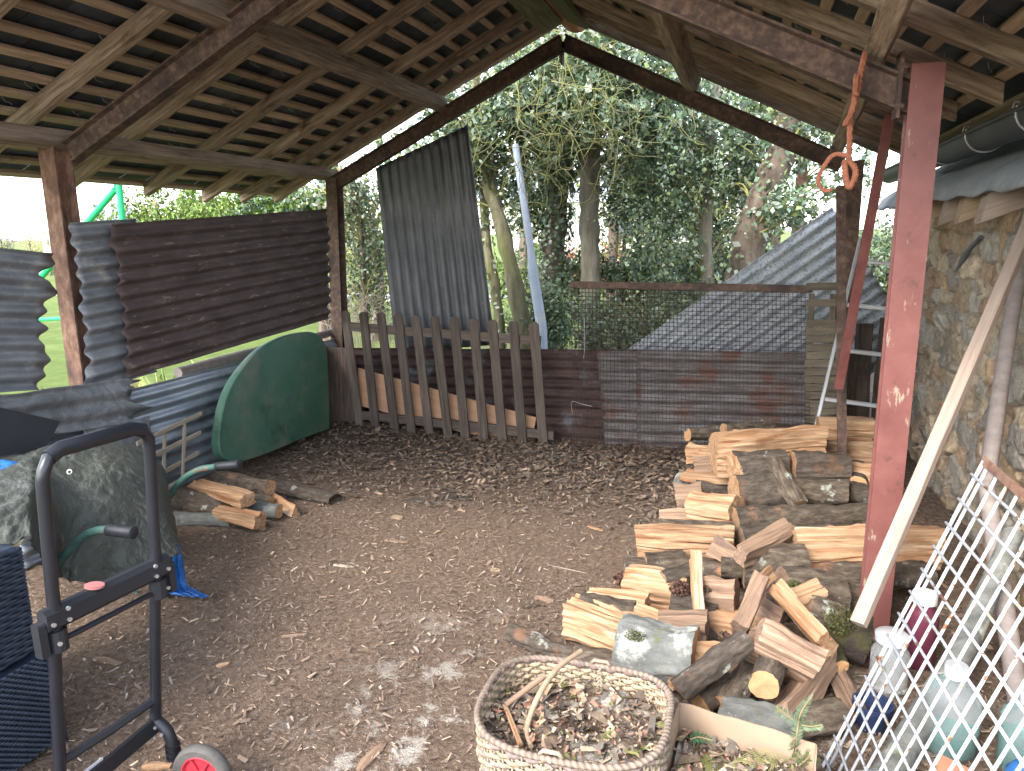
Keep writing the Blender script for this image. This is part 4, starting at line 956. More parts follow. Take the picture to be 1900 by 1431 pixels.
o = tubeo('bent_stick', curve([az(985, 1385, .23), ay(978, 1350, 1.80), ay(1000, 1290, 1.86), ay(1035, 1240, 1.96), ay(1078, 1208, 2.06)], 6), [.007]*6+[.0085]*12+[.008]*7, M['plank'], n=8); tag(o, 'bent peeled stick poking out of the basket over its back rim', 'stick')
o = beam('split_stick', az(938, 1310, .24), az(1010, 1255, .27), .018, .014, M['split_old'], wob=.004); tag(o, 'flat split stick lying across the back left of the basket', 'stick')
o = beam('split_stick', az(937, 1308, .235), az(967, 1383, .235), .014, .010, M['split'], wob=.004); tag(o, 'short orange split stick at the left inside the basket', 'stick')

# ============================================================ CARDBOARD BOX
def cardbox():
    z0, z1 = .012, .215; P = [Vector((-.135, 2.055, 0)), Vector((.235, 1.975, 0)), Vector((.18, 1.60, 0)), Vector((-.165, 1.68, 0))]
    t = thing('cardboard_box', 'open cardboard box with bark and fir twigs beside the wicker basket', 'cardboard box', (.03, 1.83, 0))
    for i in range(4):
        a, b_ = P[i], P[(i+1) % 4]; Fm = frame(a, b_, (0, 0, 1)); L = (b_-a).length; b = MB(); n = 14; vs = []
        for k in range(n+1):
            u = k/n
            for (yy, zz) in ((0, z0), (.004, z0), (.004, z1), (0, z1)): vs.append((L*u, yy+.006*math.sin(u*3.1)*(zz > .1)+.002*noise.noise(Vector((u*6, i, zz))), zz+(.006*noise.noise(Vector((u*5, i, 0))) if zz > .1 else 0)))
        b.add(vs, [(k*4+q, k*4+(q+1) % 4, (k+1)*4+(q+1) % 4, (k+1)*4+q) for k in range(n) for q in range(4)]+[(3, 2, 1, 0), (n*4, n*4+1, n*4+2, n*4+3)])
        b.build('side', M['card'], t, mat4=Fm)
    # flap on the left side, bent outwards
    a, b_ = P[3], P[0]; b = MB()
    b.box(a.lerp(b_, .05)+Vector((-.03, 0, z1-.04)), a.lerp(b_, .80)+Vector((-.03, 0, z1-.04)), .004, .09, up=(-.55, 0, 1)); b.build('flap', M['card'], t)
    b = MB(); b.box((P[0]+P[3])/2+Vector((.01, 0, z0)), (P[1]+P[2])/2+Vector((-.01, 0, z0)), .36, .006); b.build('bottom', M['card'], t)
    def surf(x, y): return .125+.03*noise.noise(Vector((x*8, y*8, 8)))+.012*noise.noise(Vector((x*25, y*25, 8)))
    def uv(u, v): p = P[0].lerp(P[1], u).lerp(P[3].lerp(P[2], u), v); return p.x, p.y
    t2 = thing('bark_scraps', 'bark scraps and earth lying in the cardboard box', 'bark scraps', (.03, 1.83, .1)); b = MB(); n = 26
    for i in range(n+1):
        for j in range(n+1):
            x, y = uv(.02+.96*i/n, .02+.96*j/n); b.v.append((x, y, surf(x, y)))
    k = n+1; b.f = [(i*k+j, (i+1)*k+j, (i+1)*k+j+1, i*k+j+1) for i in range(n) for j in range(n)]
    b.build('heap', M['ground'], t2, smooth=True)
    litter_fill('scraps', t2, lambda: uv(random.uniform(.03, .97), random.uniform(.03, .97)), surf, 1000, 1.1)
cardbox()
def sprig(name, label, stem, side, col, n=70, ln=.021, group=None):
    """conifer twig: stem curve, side twigs, flat needles"""
    st = curve(stem, 8); b = MB(); b.tube(st, .0022, 5); cols = [np.array((.25, .18, .09))]*len(b.v); tw = [st]
    for s in side:
        c = curve(s, 6); n0 = len(b.v); b.tube(c, .0015, 4); cols += [np.array((.25, .2, .09))]*(len(b.v)-n0); tw.append(c)
    for c in tw:
        L = sum((c[i+1]-c[i]).length for i in range(len(c)-1)); m = int(L/.0018)
        for i in range(m):
            s = i/m*(len(c)-1); k = int(s); p = c[k].lerp(c[k+1], s-k); d = (c[k+1]-c[k]).normalized()
            v = (_f).cross(d).normalized(); sg = 1 if i % 2 else -1
            q = (d*.42+v*sg*random.uniform(.75, 1)-_f*random.uniform(-.25, .35)).normalized()*ln*random.uniform(.8, 1.1)*min(1, (1.08-i/m)*3)
            w = q.cross(_f).normalized()*.0013; n0 = len(b.v)
            b.add([p-w, p+q*.5-w*1.1, p+q, p+q*.5+w*1.1, ], [(0, 1, 2, 3)]); cc = np.array(col)*random.uniform(.8, 1.25); cols += [cc]*4
    o = b.build(name, M['leaf_soft'], col=np.array(cols)); tag(o, label, 'twig', group)
G5 = 'fir twigs in the cardboard box'
sprig('fir_twig', 'upright green fir twig standing in the right side of the cardboard box', [az(1471, 1400, .13), ay(1478, 1365, 1.93), ay(1485, 1325, 1.97), ay(1508, 1288, 2.0)],
      [[ay(1482, 1342, 1.95), ay(1455, 1325, 1.94), ay(1440, 1312, 1.93)], [ay(1484, 1345, 1.95), ay(1505, 1348, 1.93), ay(1526, 1345, 1.92)]], (.105, .14, .08), group=G5)
sprig('fir_twig', 'small pale fir twig lying flat at the back of the cardboard box', [az(1446, 1375, .165), az(1425, 1362, .17), az(1400, 1348, .175)], [], (.08, .13, .055), group=G5)
sprig('fir_twig', 'bushy fir twig at the right corner of the cardboard box', [az(1478, 1425, .14), az(1500, 1405, .17), az(1512, 1385, .2)], [[az(1490, 1415, .155), az(1480, 1400, .17), az(1470, 1398, .18)], [az(1500, 1410, .16), az(1520, 1408, .17)]], (.085, .125, .05), group=G5)
sprig('fir_twig', 'dark green little fir twig at the back left of the cardboard box', [az(1280, 1372, .165), az(1296, 1368, .17), az(1322, 1374, .17)], [[az(1296, 1368, .17), az(1300, 1360, .18)]], (.03, .085, .03), group=G5)
b = MB()
for i in range(9): b.tube(curve([az(1352+i*4, 1418-i, .15+.003*i), az(1382+i*2, 1400+i*3, .165+.002*i), az(1412, 1390+i*3.4, .175), az(1440-i, 1398+i*2.6, .17), az(1470-i*6, 1410+i*3.5, .15)], 4), .0009, 4)
tag(b.build('yellow_stems', M['twig'], smooth=True), 'bundle of bright yellow thin stems arching in the cardboard box', 'stems')

# ============================================================ WHITE RACK
def rack():
    Fp = Vector((.283, 2.165, .012)); Tp = Vector((.605, 2.145, 1.005)); D = Vector((.17, -.979, -.112)).normalized()
    L2 = 1.0; t = thing('wire_rack', 'white painted wire rack with rust spots leaning at the right edge', 'wire rack', Fp)
    E_ = Tp-Fp; n_ = E_.cross(D).normalized()
    b = MB(); b.box(Tp-D*.005, Tp+D*L2, .004, .024, up=E_, ch=.001); b.build('top_bar', M['rust_red'], t)
    b = MB(); b.box(Fp, Tp, .004, .013, up=D, ch=.001); b.build('side_bar', M['white_rust'], t)
    k = 0
    b1 = MB()
    for i in range(19):
        s = .0 + .0515*(i+.35); b1.tube([Fp+D*s+n_*.006, Tp+D*s+n_*.006], .0041, 7)
    b1.build('rods', M['white_rust'], t, smooth=True)
    b2 = MB()
    for j in range(14):
        s = (j+.35)/14; b2.tube([Fp+E_*s-D*.02-n_*.001, Fp+E_*s+D*L2-n_*.001], .0041, 7)
    b2.build('cross_rods', M['white_rust'], t, smooth=True)
rack()

# ============================================================ BOTTLES
def lathe(name, prof, mat, parent, loc, n=24):
    b = MB(); vs = [(r*math.cos(2*math.pi*i/n), r*math.sin(2*math.pi*i/n), z) for r, z in prof for i in range(n)]
    b.add(vs, [(j*n+i, j*n+(i+1) % n, (j+1)*n+(i+1) % n, (j+1)*n+i) for j in range(len(prof)-1) for i in range(n)]+[tuple(range(n))[::-1], tuple(range((len(prof)-1)*n, len(prof)*n))])
    return smoothm(b.build(name, mat, parent, mat4=Matrix.Translation(Vector(loc))), 45)
G4 = 'bottles and jars behind the white rack'
def bottle(label, x, y, r, h, neck, body, cap='white', liquid=None, lh=.4, name='bottle'):
    p = (x, y, gh(x, y)); t = thing(name, label, name, p, G4); z = p[2]
    lathe('body', [(r*.9, 0), (r, .01), (r, h*.72), (r*.86, h*.80), (neck, h*.90), (neck, h)], M[body], t, p)
    lathe('cap', [(neck*1.18, h*.93), (neck*1.2, h*1.05), (neck*1.1, h*1.07)], M[cap], t, p)
    if liquid: lathe('liquid', [(r*.86, .012), (r*.93, .02), (r*.93, h*lh)], M[liquid], t, p)
bottle('cloudy screw top jar with a wide white lid nearest the log pile', .535, 2.66, .062, .20, .046, 'clear', name='jar')
bottle('dark red bottle with white cap behind the cloudy jar', .67, 2.86, .055, .27, .036, 'purple')
bottle('large cloudy plastic jug with green liquid in the bottom', .665, 2.38, .078, .27, .028, 'clear', liquid='liquid', lh=.3, name='jug')
bottle('cloudy jug with green liquid standing nearest the stone wall', .86, 2.34, .075, .24, .028, 'clear', liquid='liquid', lh=.45, name='jug')
o = lathe('plant_pot', [(.045, 0), (.06, .075), (.063, .075), (.063, .09), (.054, .09), (.045, .02)], M['pot'], None, (.45, 2.42, gh(.44, 2.44))); tag(o, 'small dark blue pot on the ground by the mossy log', 'pot')
o = beam('roof_tile', (.60, 2.02, .03), (.66, 2.2, .07), .13, .014, M['terracotta'], up=(.2, -.1, 1)); tag(o, 'broken terracotta tile piece lying behind the white rack', 'tile')
o = lathe('tub_lid', [(.17, 0), (.175, .012), (.16, .022), (.01, .024)], M['sh_lean'], None, (.45, 1.98, .03)); tag(o, 'round pale grey tub lid on the ground behind the rack', 'lid')
o = lathe('blue_can', [(.045, 0), (.047, .10), (.03, .125), (.012, .13)], M['cap_blue'], None, (.80, 2.16, .01)); tag(o, 'small blue plastic can on the ground near the wall', 'can')

# ============================================================ FIREWOOD
PROF = {
 'face': ([(-.5, -.5), (-.5, .5), (.15, .42), (.5, .05), (.3, -.45)], [0, 0, 1, 1, 1]),
 'tri': ([(-.5, -.42), (.05, .5), (.5, -.5)], [0, 0, 1]),
 'top': ([(-.5, -.35), (-.46, .30), (.0, .5), (.5, .35), (.5, -.5)], [0, 0, 0, 0, 1]),
 'barkface': ([(-.5, -.2), (-.36, .28), (-.1, .5), (.25, .5), (.5, .2), (.45, -.5), (-.35, -.5)], [1, 1, 1, 1, 0, 0, 1]),
 'slab': ([(-.5, -.5), (-.5, .45), (.5, .5), (.5, -.4)], [0, 0, 0, 0]),
 'round': ([(.5*math.cos(-a), .5*math.sin(-a)) for a in [2*math.pi*i/14 for i in range(14)]], [1]*14),
}
def log_mesh(L, w, h, kind, roll=0, am=.006, seed=None, bend=0):
    prof, fl = PROF[kind]; sd_ = random.random()*90 if seed is None else seed
    pts = []; flags = []
    for i, (p, f) in enumerate(zip(prof, fl)):
        q = prof[(i+1) % len(prof)]; e = math.hypot((q[0]-p[0])*w, (q[1]-p[1])*h); k = max(1, int(e/.010)) if kind != 'round' else 2
        for j in range(k):
            pts.append(((p[0]+(q[0]-p[0])*j/k)*w, (p[1]+(q[1]-p[1])*j/k)*h)); flags.append(f)
    c, s = math.cos(roll), math.sin(roll); pts = [(a*c-b_*s, a*s+b_*c) for a, b_ in pts]
    n = max(5, int(L/.022)); m = len(pts); b = MB(); vs = []
    t0, t1 = random.uniform(-.12, .12), random.uniform(-.12, .12); u0, u1 = random.uniform(-.12, .12), random.uniform(-.12, .12)
    for i in range(n+1):
        u = i/n; x = L*u; tp = 1+.2*noise.noise(Vector((u*2, sd_, 0)))+.05*noise.noise(Vector((u*6, sd_, 0))); bz = bend*math.sin(math.pi*u)+.01*noise.noise(Vector((x*4, sd_, 7)))
        for j, (a, d) in enumerate(pts):
            rr = math.hypot(a, d)+1e-6; k = flags[j]
            g = noise.noise(Vector((x*3, a*60+sd_, d*60)))*am*(1.5 if not k else .8)+noise.noise(Vector((x*(22 if k else 9), a*35, d*35+sd_)))*am*(1.2 if k else .6)+noise.noise(Vector((x*1.8, a*130+sd_, d*130)))*am*(.9 if not k else .3)+noise.noise(Vector((x*3.5, a*9+sd_, d*9)))*.014
            f = tp*(1+g/rr*1.3)
            xe = (t0*d+u0*a)*(1-u)+(t1*d+u1*a)*u+noise.noise(Vector((a*50, d*50, sd_+u)))*.006*(i in (0, n))
            vs.append((x+xe*(1 if i in (0, n) else .9), a*f+.02*noise.noise(Vector((x*3, sd_, 3))), d*f+bz))
    fs = [(i*m+j, (i+1)*m+j, (i+1)*m+(j+1) % m, i*m+(j+1) % m)[::-1] for i in range(n) for j in range(m)]; ms = [flags[j] for i in range(n) for j in range(m)]
    ca = len(vs); cz = [sum(v[k] for v in vs[:m])/m for k in range(3)]; ce = [sum(v[k] for v in vs[-m:])/m for k in range(3)]
    vs += [tuple(cz), tuple(ce)]
    fs += [(ca, (j+1) % m, j)[::-1] for j in range(m)]+[(ca+1, n*m+j, n*m+(j+1) % m)[::-1] for j in range(m)]; ms += [2]*(2*m)
    b.add(vs, fs, ms); return b
GW = 'split firewood in the pile at right'
def log(x0, y0, z0, x1, y1, z1, w, h, kind, roll, mats, label, name='firewood_log', am=.006, bend=0, group=GW, dy=0):
    p, q = az(x0, y0, z0), az(x1, y1, z1)
    if dy: p, q = ay(x0, y0, p.y+dy), ay(x1, y1, q.y+dy)
    up = Vector((0, 0, 1)); 
    Fm = frame(p, q, up); yv = Vector((Fm[0][1], Fm[1][1], Fm[2][1]))
    if yv.dot(p-EYEP) < 0:
        p, q = q, p; Fm = frame(p, q, up)
    b = log_mesh((q-p).length, w, h, kind, rad(roll), am, bend=bend)
    sp = {'s': 'split', 'o': 'split_old'}[mats[0]]; bk = {'b': 'bark', 'g': 'bark_grey', 'd': 'bark_dark', 'm': 'bark_moss'}[mats[1]]
    en = M['end'] if mats[2:] == 'e' else M[sp]
    o = b.build(name, [M[sp], M[bk], en], mat4=Fm); smoothm(o, 42); return tag(o, label, 'firewood', group)
# x0,y0,z0, x1,y1,z1, depth, height, kind, roll, mats, label
LOGS = [
 (1322, 838, .36, 1522, 822, .38, .16, .235, 'face', 0, 'sb', 'longest pale split log with striped face at the top back of the pile', .008),
 (1516, 790, .40, 1618, 793, .40, .16, .12, 'face', 0, 'sb', 'split log at the very back behind the thin steel bar, upper of two'),
 (1530, 832, .28, 1618, 836, .28, .16, .15, 'face', 0, 'sb', 'split log at the very back behind the thin steel bar, lower of two'),
 (1278, 838, .24, 1330, 842, .25, .12, .12, 'face', 8, 'sb', 'short split log end at the back left corner of the pile'),
 (1275, 808, .30, 1345, 800, .30, .08, .07, 'round', 0, 'sbe', 'mossy round branch on top of the back left corner of the pile'),
 (1345, 800, .36, 1430, 788, .36, .09, .08, 'barkface', 0, 'sb', 'dark bark slab behind the longest pale split log'),
 (1288, 862, .20, 1326, 858, .22, .09, .10, 'tri', 15, 'ob', 'small reddish brown chunk at the back left of the pile'),
 (1270, 880, .13, 1362, 890, .16, .12, .055, 'top', 5, 'sb', 'thin flat split piece sticking out left at the back of the pile'),
 (1258, 892, .07, 1300, 900, .08, .12, .11, 'barkface', 0, 'sg', 'small grey barked log end at the far left back of the pile'),
 (1290, 905, .08, 1368, 905, .09, .14, .12, 'barkface', 0, 'od', 'dark log under the thin flat split piece'),
 (1364, 866, .34, 1452, 860, .34, .17, .15, 'barkface', 0, 'sd', 'smooth dark barked half log in front of the longest pale split log'),
 (1440, 858, .38, 1482, 935, .24, .09, .08, 'barkface', 10, 'sb', 'gnarled rusty brown stub standing on the dark barked logs'),
 (1470, 868, .33, 1574, 868, .33, .17, .15, 'barkface', 0, 'sd', 'dark barked half log left of the thin steel bar'),
 (1362, 915, .24, 1458, 910, .25, .15, .18, 'barkface', -14, 'sd', 'dark barked log with a pale split wedge end facing left'),
 (1455, 905, .24, 1575, 915, .25, .14, .12, 'barkface', 0, 'sb', 'bark log with white lichen under the dark half logs'),
 (1574, 872, .30, 1625, 880, .30, .14, .10, 'tri', 0, 'sb', 'split log end peeping out left of the red post, upper'),
 (1574, 915, .22, 1625, 920, .22, .14, .10, 'round', 0, 'sde', 'dark log end peeping out left of the red post, lower'),
 (1255, 918, .10, 1305, 915, .13, .12, .14, 'tri', 0, 'ob', 'brown triangular split piece leaning at the left side of the pile'),
 (1285, 940, .17, 1370, 952, .20, .17, .16, 'top', 6, 'sb', 'broad split log with a brown top in the left middle of the pile'),
 (1226, 958, .07, 1280, 960, .09, .13, .10, 'tri', 10, 'ob', 'jagged yellowish chunk at the left edge, above the big striped split log'),
 (1366, 965, .22, 1612, 955, .24, .13, .13, 'round', 0, 'sb', 'long round log with white lichen spots across the middle of the pile'),
 (1372, 1000, .15, 1600, 985, .16, .15, .13, 'round', 0, 'od', 'dark round log under the long lichen spotted log'),
 (1222, 978, .14, 1366, 985, .15, .12, .06, 'barkface', 0, 'ob', 'flat bark slab lying on the big striped split log'),
 (1180, 998, .12, 1363, 1008, .13, .15, .17, 'face', 2, 'sb', 'big split log with bold orange stripes at the left of the pile', .008),
 (1370, 1032, .24, 1465, 985, .26, .06, .075, 'slab', 12, 'ob', 'short split stick lying slanted in the middle of the pile'),
 (1468, 1012, .20, 1735, 1008, .22, .17, .19, 'face', 0, 'sb', 'big pale split log passing behind the red post', .008),
 (1378, 1048, .16, 1496, 1050, .17, .17, .16, 'barkface', 0, 'ob', 'weathered grey brown bark log left of the big pale split log'),
 (1486, 1072, .11, 1720, 1070, .12, .17, .13, 'round', 0, 'ob', 'dark rough round log under the big pale split log'),
 (1556, 1112, .10, 1640, 1112, .10, .15, .13, 'round', 0, 'ob', 'rough round log beside the foot of the red post'),
 (1160, 1050, .07, 1378, 1058, .08, .14, .09, 'barkface', 0, 'ob', 'long brown bark slab below the big striped split log'),
 (1338, 1055, .13, 1380, 1058, .13, .10, .09, 'round', 0, 'obe', 'short round log end in the centre of the pile'),
 (1162, 1090, .10, 1282, 1108, .12, .16, .17, 'top', 4, 'sb', 'thick split log with wavy grain and a light top edge, left front'),
 (1305, 1112, .16, 1368, 1118, .18, .10, .22, 'face', 0, 'ob', 'pale split log with cracked face in the centre of the pile'),
 (1250, 1120, .14, 1330, 1135, .15, .10, .10, 'barkface', 0, 'od', 'dark rotten piece under the upright splinter'),
 (1290, 1032, .32, 1302, 1140, .20, .035, .06, 'slab', 0, 's'+'b', 'upright orange splinter standing in the front of the pile'),
 (1092, 1100, .17, 1200, 1120, .18, .05, .05, 'slab', 14, 'sb', 'torn yellow splinter lying on the front left split log'),
 (1080, 1112, .15, 1180, 1130, .16, .10, .05, 'barkface', 0, 'ob', 'rust brown bark strip under the torn yellow splinter'),
 (1064, 1142, .09, 1200, 1192, .10, .18, .185, 'face', 0, 'sb', 'front left split log with several orange and cream layers', .009),
 (1225, 1168, .16, 1312, 1165, .19, .12, .07, 'top', 10, 'ob', 'brown weathered split piece behind the grey lichen log'),
 (1148, 1200, .15, 1290, 1218, .16, .19, .19, 'barkface', -6, 'sge', 'thick grey log covered in pale lichen with moss at its left end'),
 (1270, 1208, .16, 1335, 1222, .14, .13, .13, 'tri', 0, 'sb', 'split wedge at the right end of the grey lichen log'),
 (1262, 1285, .13, 1392, 1190, .27, .082, .082, 'round', 0, 'sde', 'smooth dark branch slanting up to the right above the cardboard box'),
 (1368, 1168, .22, 1414, 1078, .34, .045, .095, 'slab', 16, 'ob', 'flat split stick standing slanted in the front of the pile'),
 (1442, 1095, .30, 1536, 1196, .24, .06, .11, 'slab', 38, 'sb', 'long split stick slanting down to the right at the front of the pile'),
 (1475, 1115, .24, 1524, 1098, .26, .08, .07, 'slab', 10, 'sb', 'short pale split end left of the plank foot'),
 (1452, 1092, .16, 1560, 1098, .16, .20, .17, 'round', 0, 'ob', 'thick mossy dark log behind the slanting split stick'),
 (1398, 1180, .27, 1512, 1240, .20, .085, .20, 'slab', 38, 'ob', 'broad flat split block with brown face at the front right', .008),
 (1300, 1150, .10, 1420, 1175, .10, .16, .14, 'top', 0, 'sb', 'reddish split log half hidden under the slanting stick'),
 (1345, 1218, .12, 1425, 1232, .12, .12, .09, 'tri', 0, 'sb', 'rough orange split log below the smooth dark branch'),
 (1210, 1228, .10, 1252, 1268, .10, .05, .06, 'slab', 10, 'sb', 'short pale split stub behind the right rim of the basket'),
 (945, 1172, .035, 1068, 1212, .045, .065, .065, 'round', 0, 'sde', 'thin dark round branch lying out to the left behind the basket'),
 (1062, 1218, .05, 1195, 1246, .05, .10, .08, 'barkface', 0, 'ob', 'grey brown flat log just behind the basket rim'),
 (1300, 1312, .05, 1352, 1262, .08, .085, .085, 'round', 0, 'obe', 'scaly dark branch under the smooth branch, left one'),
 (1348, 1312, .06, 1392, 1245, .09, .10, .10, 'round', 0, 'obe', 'scaly dark branch with white lichen under the smooth branch, right one'),
 (1335, 1320, .07, 1470, 1345, .07, .12, .11, 'round', 0, 'og', 'grey scaly round log behind the back edge of the cardboard box'),
 (1455, 1345, .06, 1560, 1330, .06, .12, .10, 'round', 0, 'ob', 'brown rough log right behind the upright fir twig'),
 (1450, 1330, .10, 1542, 1205, .16, .11, .10, 'tri', 20, 'od', 'dark root like split log slanting under the broad block'),
 (1545, 1225, .11, 1600, 1320, .04, .08, .07, 'tri', 0, 'ob', 'narrow bark wedge left of the rack foot'),
 (1326, 1008, .20, 1374, 1040, .17, .08, .07, 'tri', 10, 'ob', 'little split offcut between the striped log and the slanted split stick'),
 (1196, 1036, .11, 1268, 1030, .11, .09, .05, 'barkface', 0, 'sb', 'thin bark strip tucked under the big striped split log'),
 (1398, 1112, .22, 1452, 1145, .19, .09, .08, 'tri', 12, 'ob', 'brown split offcut between the two slanting split sticks'),
 (1400, 1092, .24, 1436, 1058, .25, .06, .05, 'tri', 0, 'sb', 'pale offcut behind the top of the slanting split stick'),
 (1498, 1128, .23, 1562, 1152, .19, .10, .09, 'barkface', 0, 'ob', 'mossy barked offcut between the long slanting stick and the moss log'),
 (1230, 1075, .19, 1292, 1062, .20, .07, .05, 'barkface', 8, 'od', 'dark bark scrap lying behind the upright splinter'),
 (1180, 1128, .17, 1246, 1150, .17, .10, .06, 'tri', -8, 'sb', 'orange offcut between the front left layered log and the grey lichen log'),
 (1525, 1165, .14, 1610, 1185, .13, .15, .17, 'round', 0, 'om', 'round log covered with green moss beside the plank foot'),
]
PIL = []
for i, l in enumerate(LOGS):
    a = list(l[:12]); am = l[12] if len(l) > 12 else .0065
    random.seed(100+i); PIL.append(log(*a, am=am))
# round cut logs that point at the camera
def cutlog(x, y, z, r, L, dirv, mats, label, group=GW):
    p = az(x, y, z); q = p+Vector(dirv).normalized()*L; Fm = frame(p, q); b = log_mesh(L, 2*r, 2*r, 'round', 0, .003)
    o = b.build('firewood_log', [M['split'], M[mats], M['end']], mat4=Fm); smoothm(o, 42); tag(o, label, 'firewood', group)
cutlog(1414, 1268, .19, .044, .26, (.25, 1, .05), 'bark', 'round branch whose sawn orange end faces the camera')
cutlog(1563, 1238, .12, .026, .2, (-.2, 1, .0), 'bark_moss', 'thin branch with a small sawn orange end near the moss log')
cutlog(1590, 905, .25, .05, .2, (.1, 1, 0), 'bark_dark', 'small sawn log end between the dark half log and the red post')
# hidden filling under the pile
FILL = [(1420, 1120, .05, 1590, 1130, .05), (1300, 1000, .05, 1500, 1010, .05), (1400, 930, .10, 1600, 930, .10), (1400, 900, .05, 1600, 900, .05), (1240, 1160, .05, 1400, 1180, .05), (1400, 1230, .05, 1560, 1240, .05), (1390, 1075, .05, 1560, 1080, .05), (1320, 935, .05, 1480, 940, .05), (1400, 870, .18, 1600, 880, .18), (1300, 1180, .07, 1440, 1150, .12)]
for i, f in enumerate(FILL):
    random.seed(300+i)
    o = log(*f, .15, .14, 'round' if i % 2 else 'barkface', random.uniform(-20, 20), 'od', 'dark log buried deep inside the firewood pile', group='buried logs inside the pile')
def crumbs():
    vl = bpy.context.view_layer; vl.update(); dg = bpy.context.evaluated_depsgraph_get(); P = []; rng = random.Random(4)
    for i in range(5200):
        x, y = rng.uniform(-.75, 1.0), rng.uniform(2.15, 5.1)
        if x < -.62+.12*(y-2.5): continue
        hit, loc, nr, _, ob, _ = S.ray_cast(dg, Vector((x, y, 1.15)), Vector((0, 0, -1)))
        if hit and nr.z > .35 and loc.z < .8 and (ob.name.startswith('firewood') or ob.name.startswith('ground')): P.append(tuple(loc+nr*.003))
    P = np.array(P); s = .006+.010*np.random.pareto(2.4, len(P)); s = np.clip(s, .005, .05)
    v, f, c = flakes(P, s, [(.10, .07, .05), (.16, .11, .08), (.06, .045, .035), (.3, .2, .13), (.2, .14, .1), (.13, .13, .10)], 2.2, .4, .25, rect=1)
    tag(cloud('bark_crumbs', v, f, c, M['litter']), 'bark crumbs and splinters lying on and around the firewood pile', 'bark crumbs', kind='stuff')
crumbs()
# moss tufts and brown fungus on the pile
def tuft(name, label, x, y, z, r, n, pal, sz=.008, sq=.5):
    p = az(x, y, z); c = np.random.normal(size=(n, 3)); c /= np.linalg.norm(c, axis=1)[:, None]; c *= (np.random.random((n, 1))**.4)*r; c[:, 2] *= sq
    v, f, cc = flakes(c+np.array(p), np.random.uniform(.5, 1.4, n)*sz, pal, 1.6, 0, .2)
    o = cloud(name, v, f, cc, M['litter']); tag(o, label, name.replace('_', ' '), kind='stuff')
MOSS = [(.05, .06, .012), (.08, .088, .02), (.035, .035, .012), (.11, .11, .035)]
tuft('moss', 'green moss on the round log beside the plank foot', 1552, 1150, .20, .07, 2200, MOSS, .008, .8)
tuft('moss', 'dull moss patch on the left end of the grey lichen log', 1178, 1178, .225, .04, 700, MOSS, .006, .4)
tuft('moss', 'thin moss on the thick dark log behind the slanting split stick', 1475, 1085, .24, .035, 400, MOSS, .006, .4)
tuft('rotten_bark', 'rusty brown crumbly rot around the upright splinter', 1262, 1092, .21, .045, 700, [(.10, .05, .035), (.06, .03, .025), (.15, .08, .05)], .012, .6)
tuft('rotten_bark', 'rusty brown crumbs right of the upright splinter', 1312, 1090, .23, .035, 500, [(.10, .05, .035), (.06, .03, .025), (.15, .08, .05)], .012, .8)
tuft('rotten_bark', 'dark red brown bark scraps at the left front edge of the pile', 1160, 1076, .12, .05, 400, [(.12, .06, .04), (.07, .035, .03)], .018, .6)
tuft('pine_cone', 'small dark open cone lying in the front of the pile', 1344, 1180, .16, .022, 160, [(.08, .045, .035), (.13, .08, .055)], .012, .6)

# ============================================================ SMALL LOG HEAP AT LEFT
GL = 'small heap of logs at left'
LL = [
 (398, 892, .12, 500, 908, .13, .10, .09, 'round', 0, 'sb', 'dark lichen spotted round log at the back of the small left heap'),
 (330, 928, .08, 418, 938, .09, .11, .10, 'barkface', 0, 'sd', 'dark split log low in the small left heap'),
 (362, 903, .15, 462, 928, .16, .08, .06, 'top', 10, 'sb', 'long pale torn split piece on top of the small left heap'),
 (300, 960, .05, 430, 965, .05, .07, .07, 'round', 0, 'og', 'grey round pole at the front of the small left heap'),
 (408, 950, .08, 482, 968, .07, .10, .10, 'top', -12, 'sb', 'orange split log at the front of the small left heap'),
 (462, 940, .06, 520, 948, .06, .07, .07, 'round', 0, 'sg', 'short pale round branch at the right of the small left heap'),
 (500, 920, .07, 548, 948, .04, .06, .07, 'tri', 0, 'sb', 'forked pale end piece at the right tip of the small left heap'),
 (420, 925, .07, 505, 930, .07, .08, .07, 'round', 0, 'sde', 'thin dark log in the middle of the small left heap'),
 (345, 945, .05, 415, 948, .05, .09, .09, 'round', 0, 'sde', 'dark round log behind the grey pole of the small left heap'),
 (470, 972, .03, 490, 975, .03, .05, .05, 'round', 0, 'sbe', 'tiny cut branch end before the small left heap')]
for i, l in enumerate(LL):
    random.seed(500+i); log(*l, group=GL)
def barkshell():
    p, q = az(502, 898, .03), az(622, 925, .03); Fm = frame(p, q); L = (q-p).length; b = MB(); n, m = 24, 14; vs = []
    for i in range(n+1):
        for j in range(m+1):
            a = math.pi*(.02+.9*j/m); r = .085*(1-.35*i/n)*(1+.08*noise.noise(Vector((i*.3, j*.4, 0)))); vs.append((L*i/n+.02*noise.noise(Vector((j*.7, 0, i*.05))), -math.cos(a)*r, math.sin(a)*r*.75-.02))
    k = m+1; b.add(vs, [(i*k+j, i*k+j+1, (i+1)*k+j+1, (i+1)*k+j) for i in range(n) for j in range(m)])
    o = b.build('bark_shell', M['bark_dark'], smooth=True, mat4=Fm); o.modifiers.new('thickness', 'SOLIDIFY').thickness = .008
    tag(o, 'curled piece of dark bark lying right of the small left heap', 'bark', GL)
barkshell()
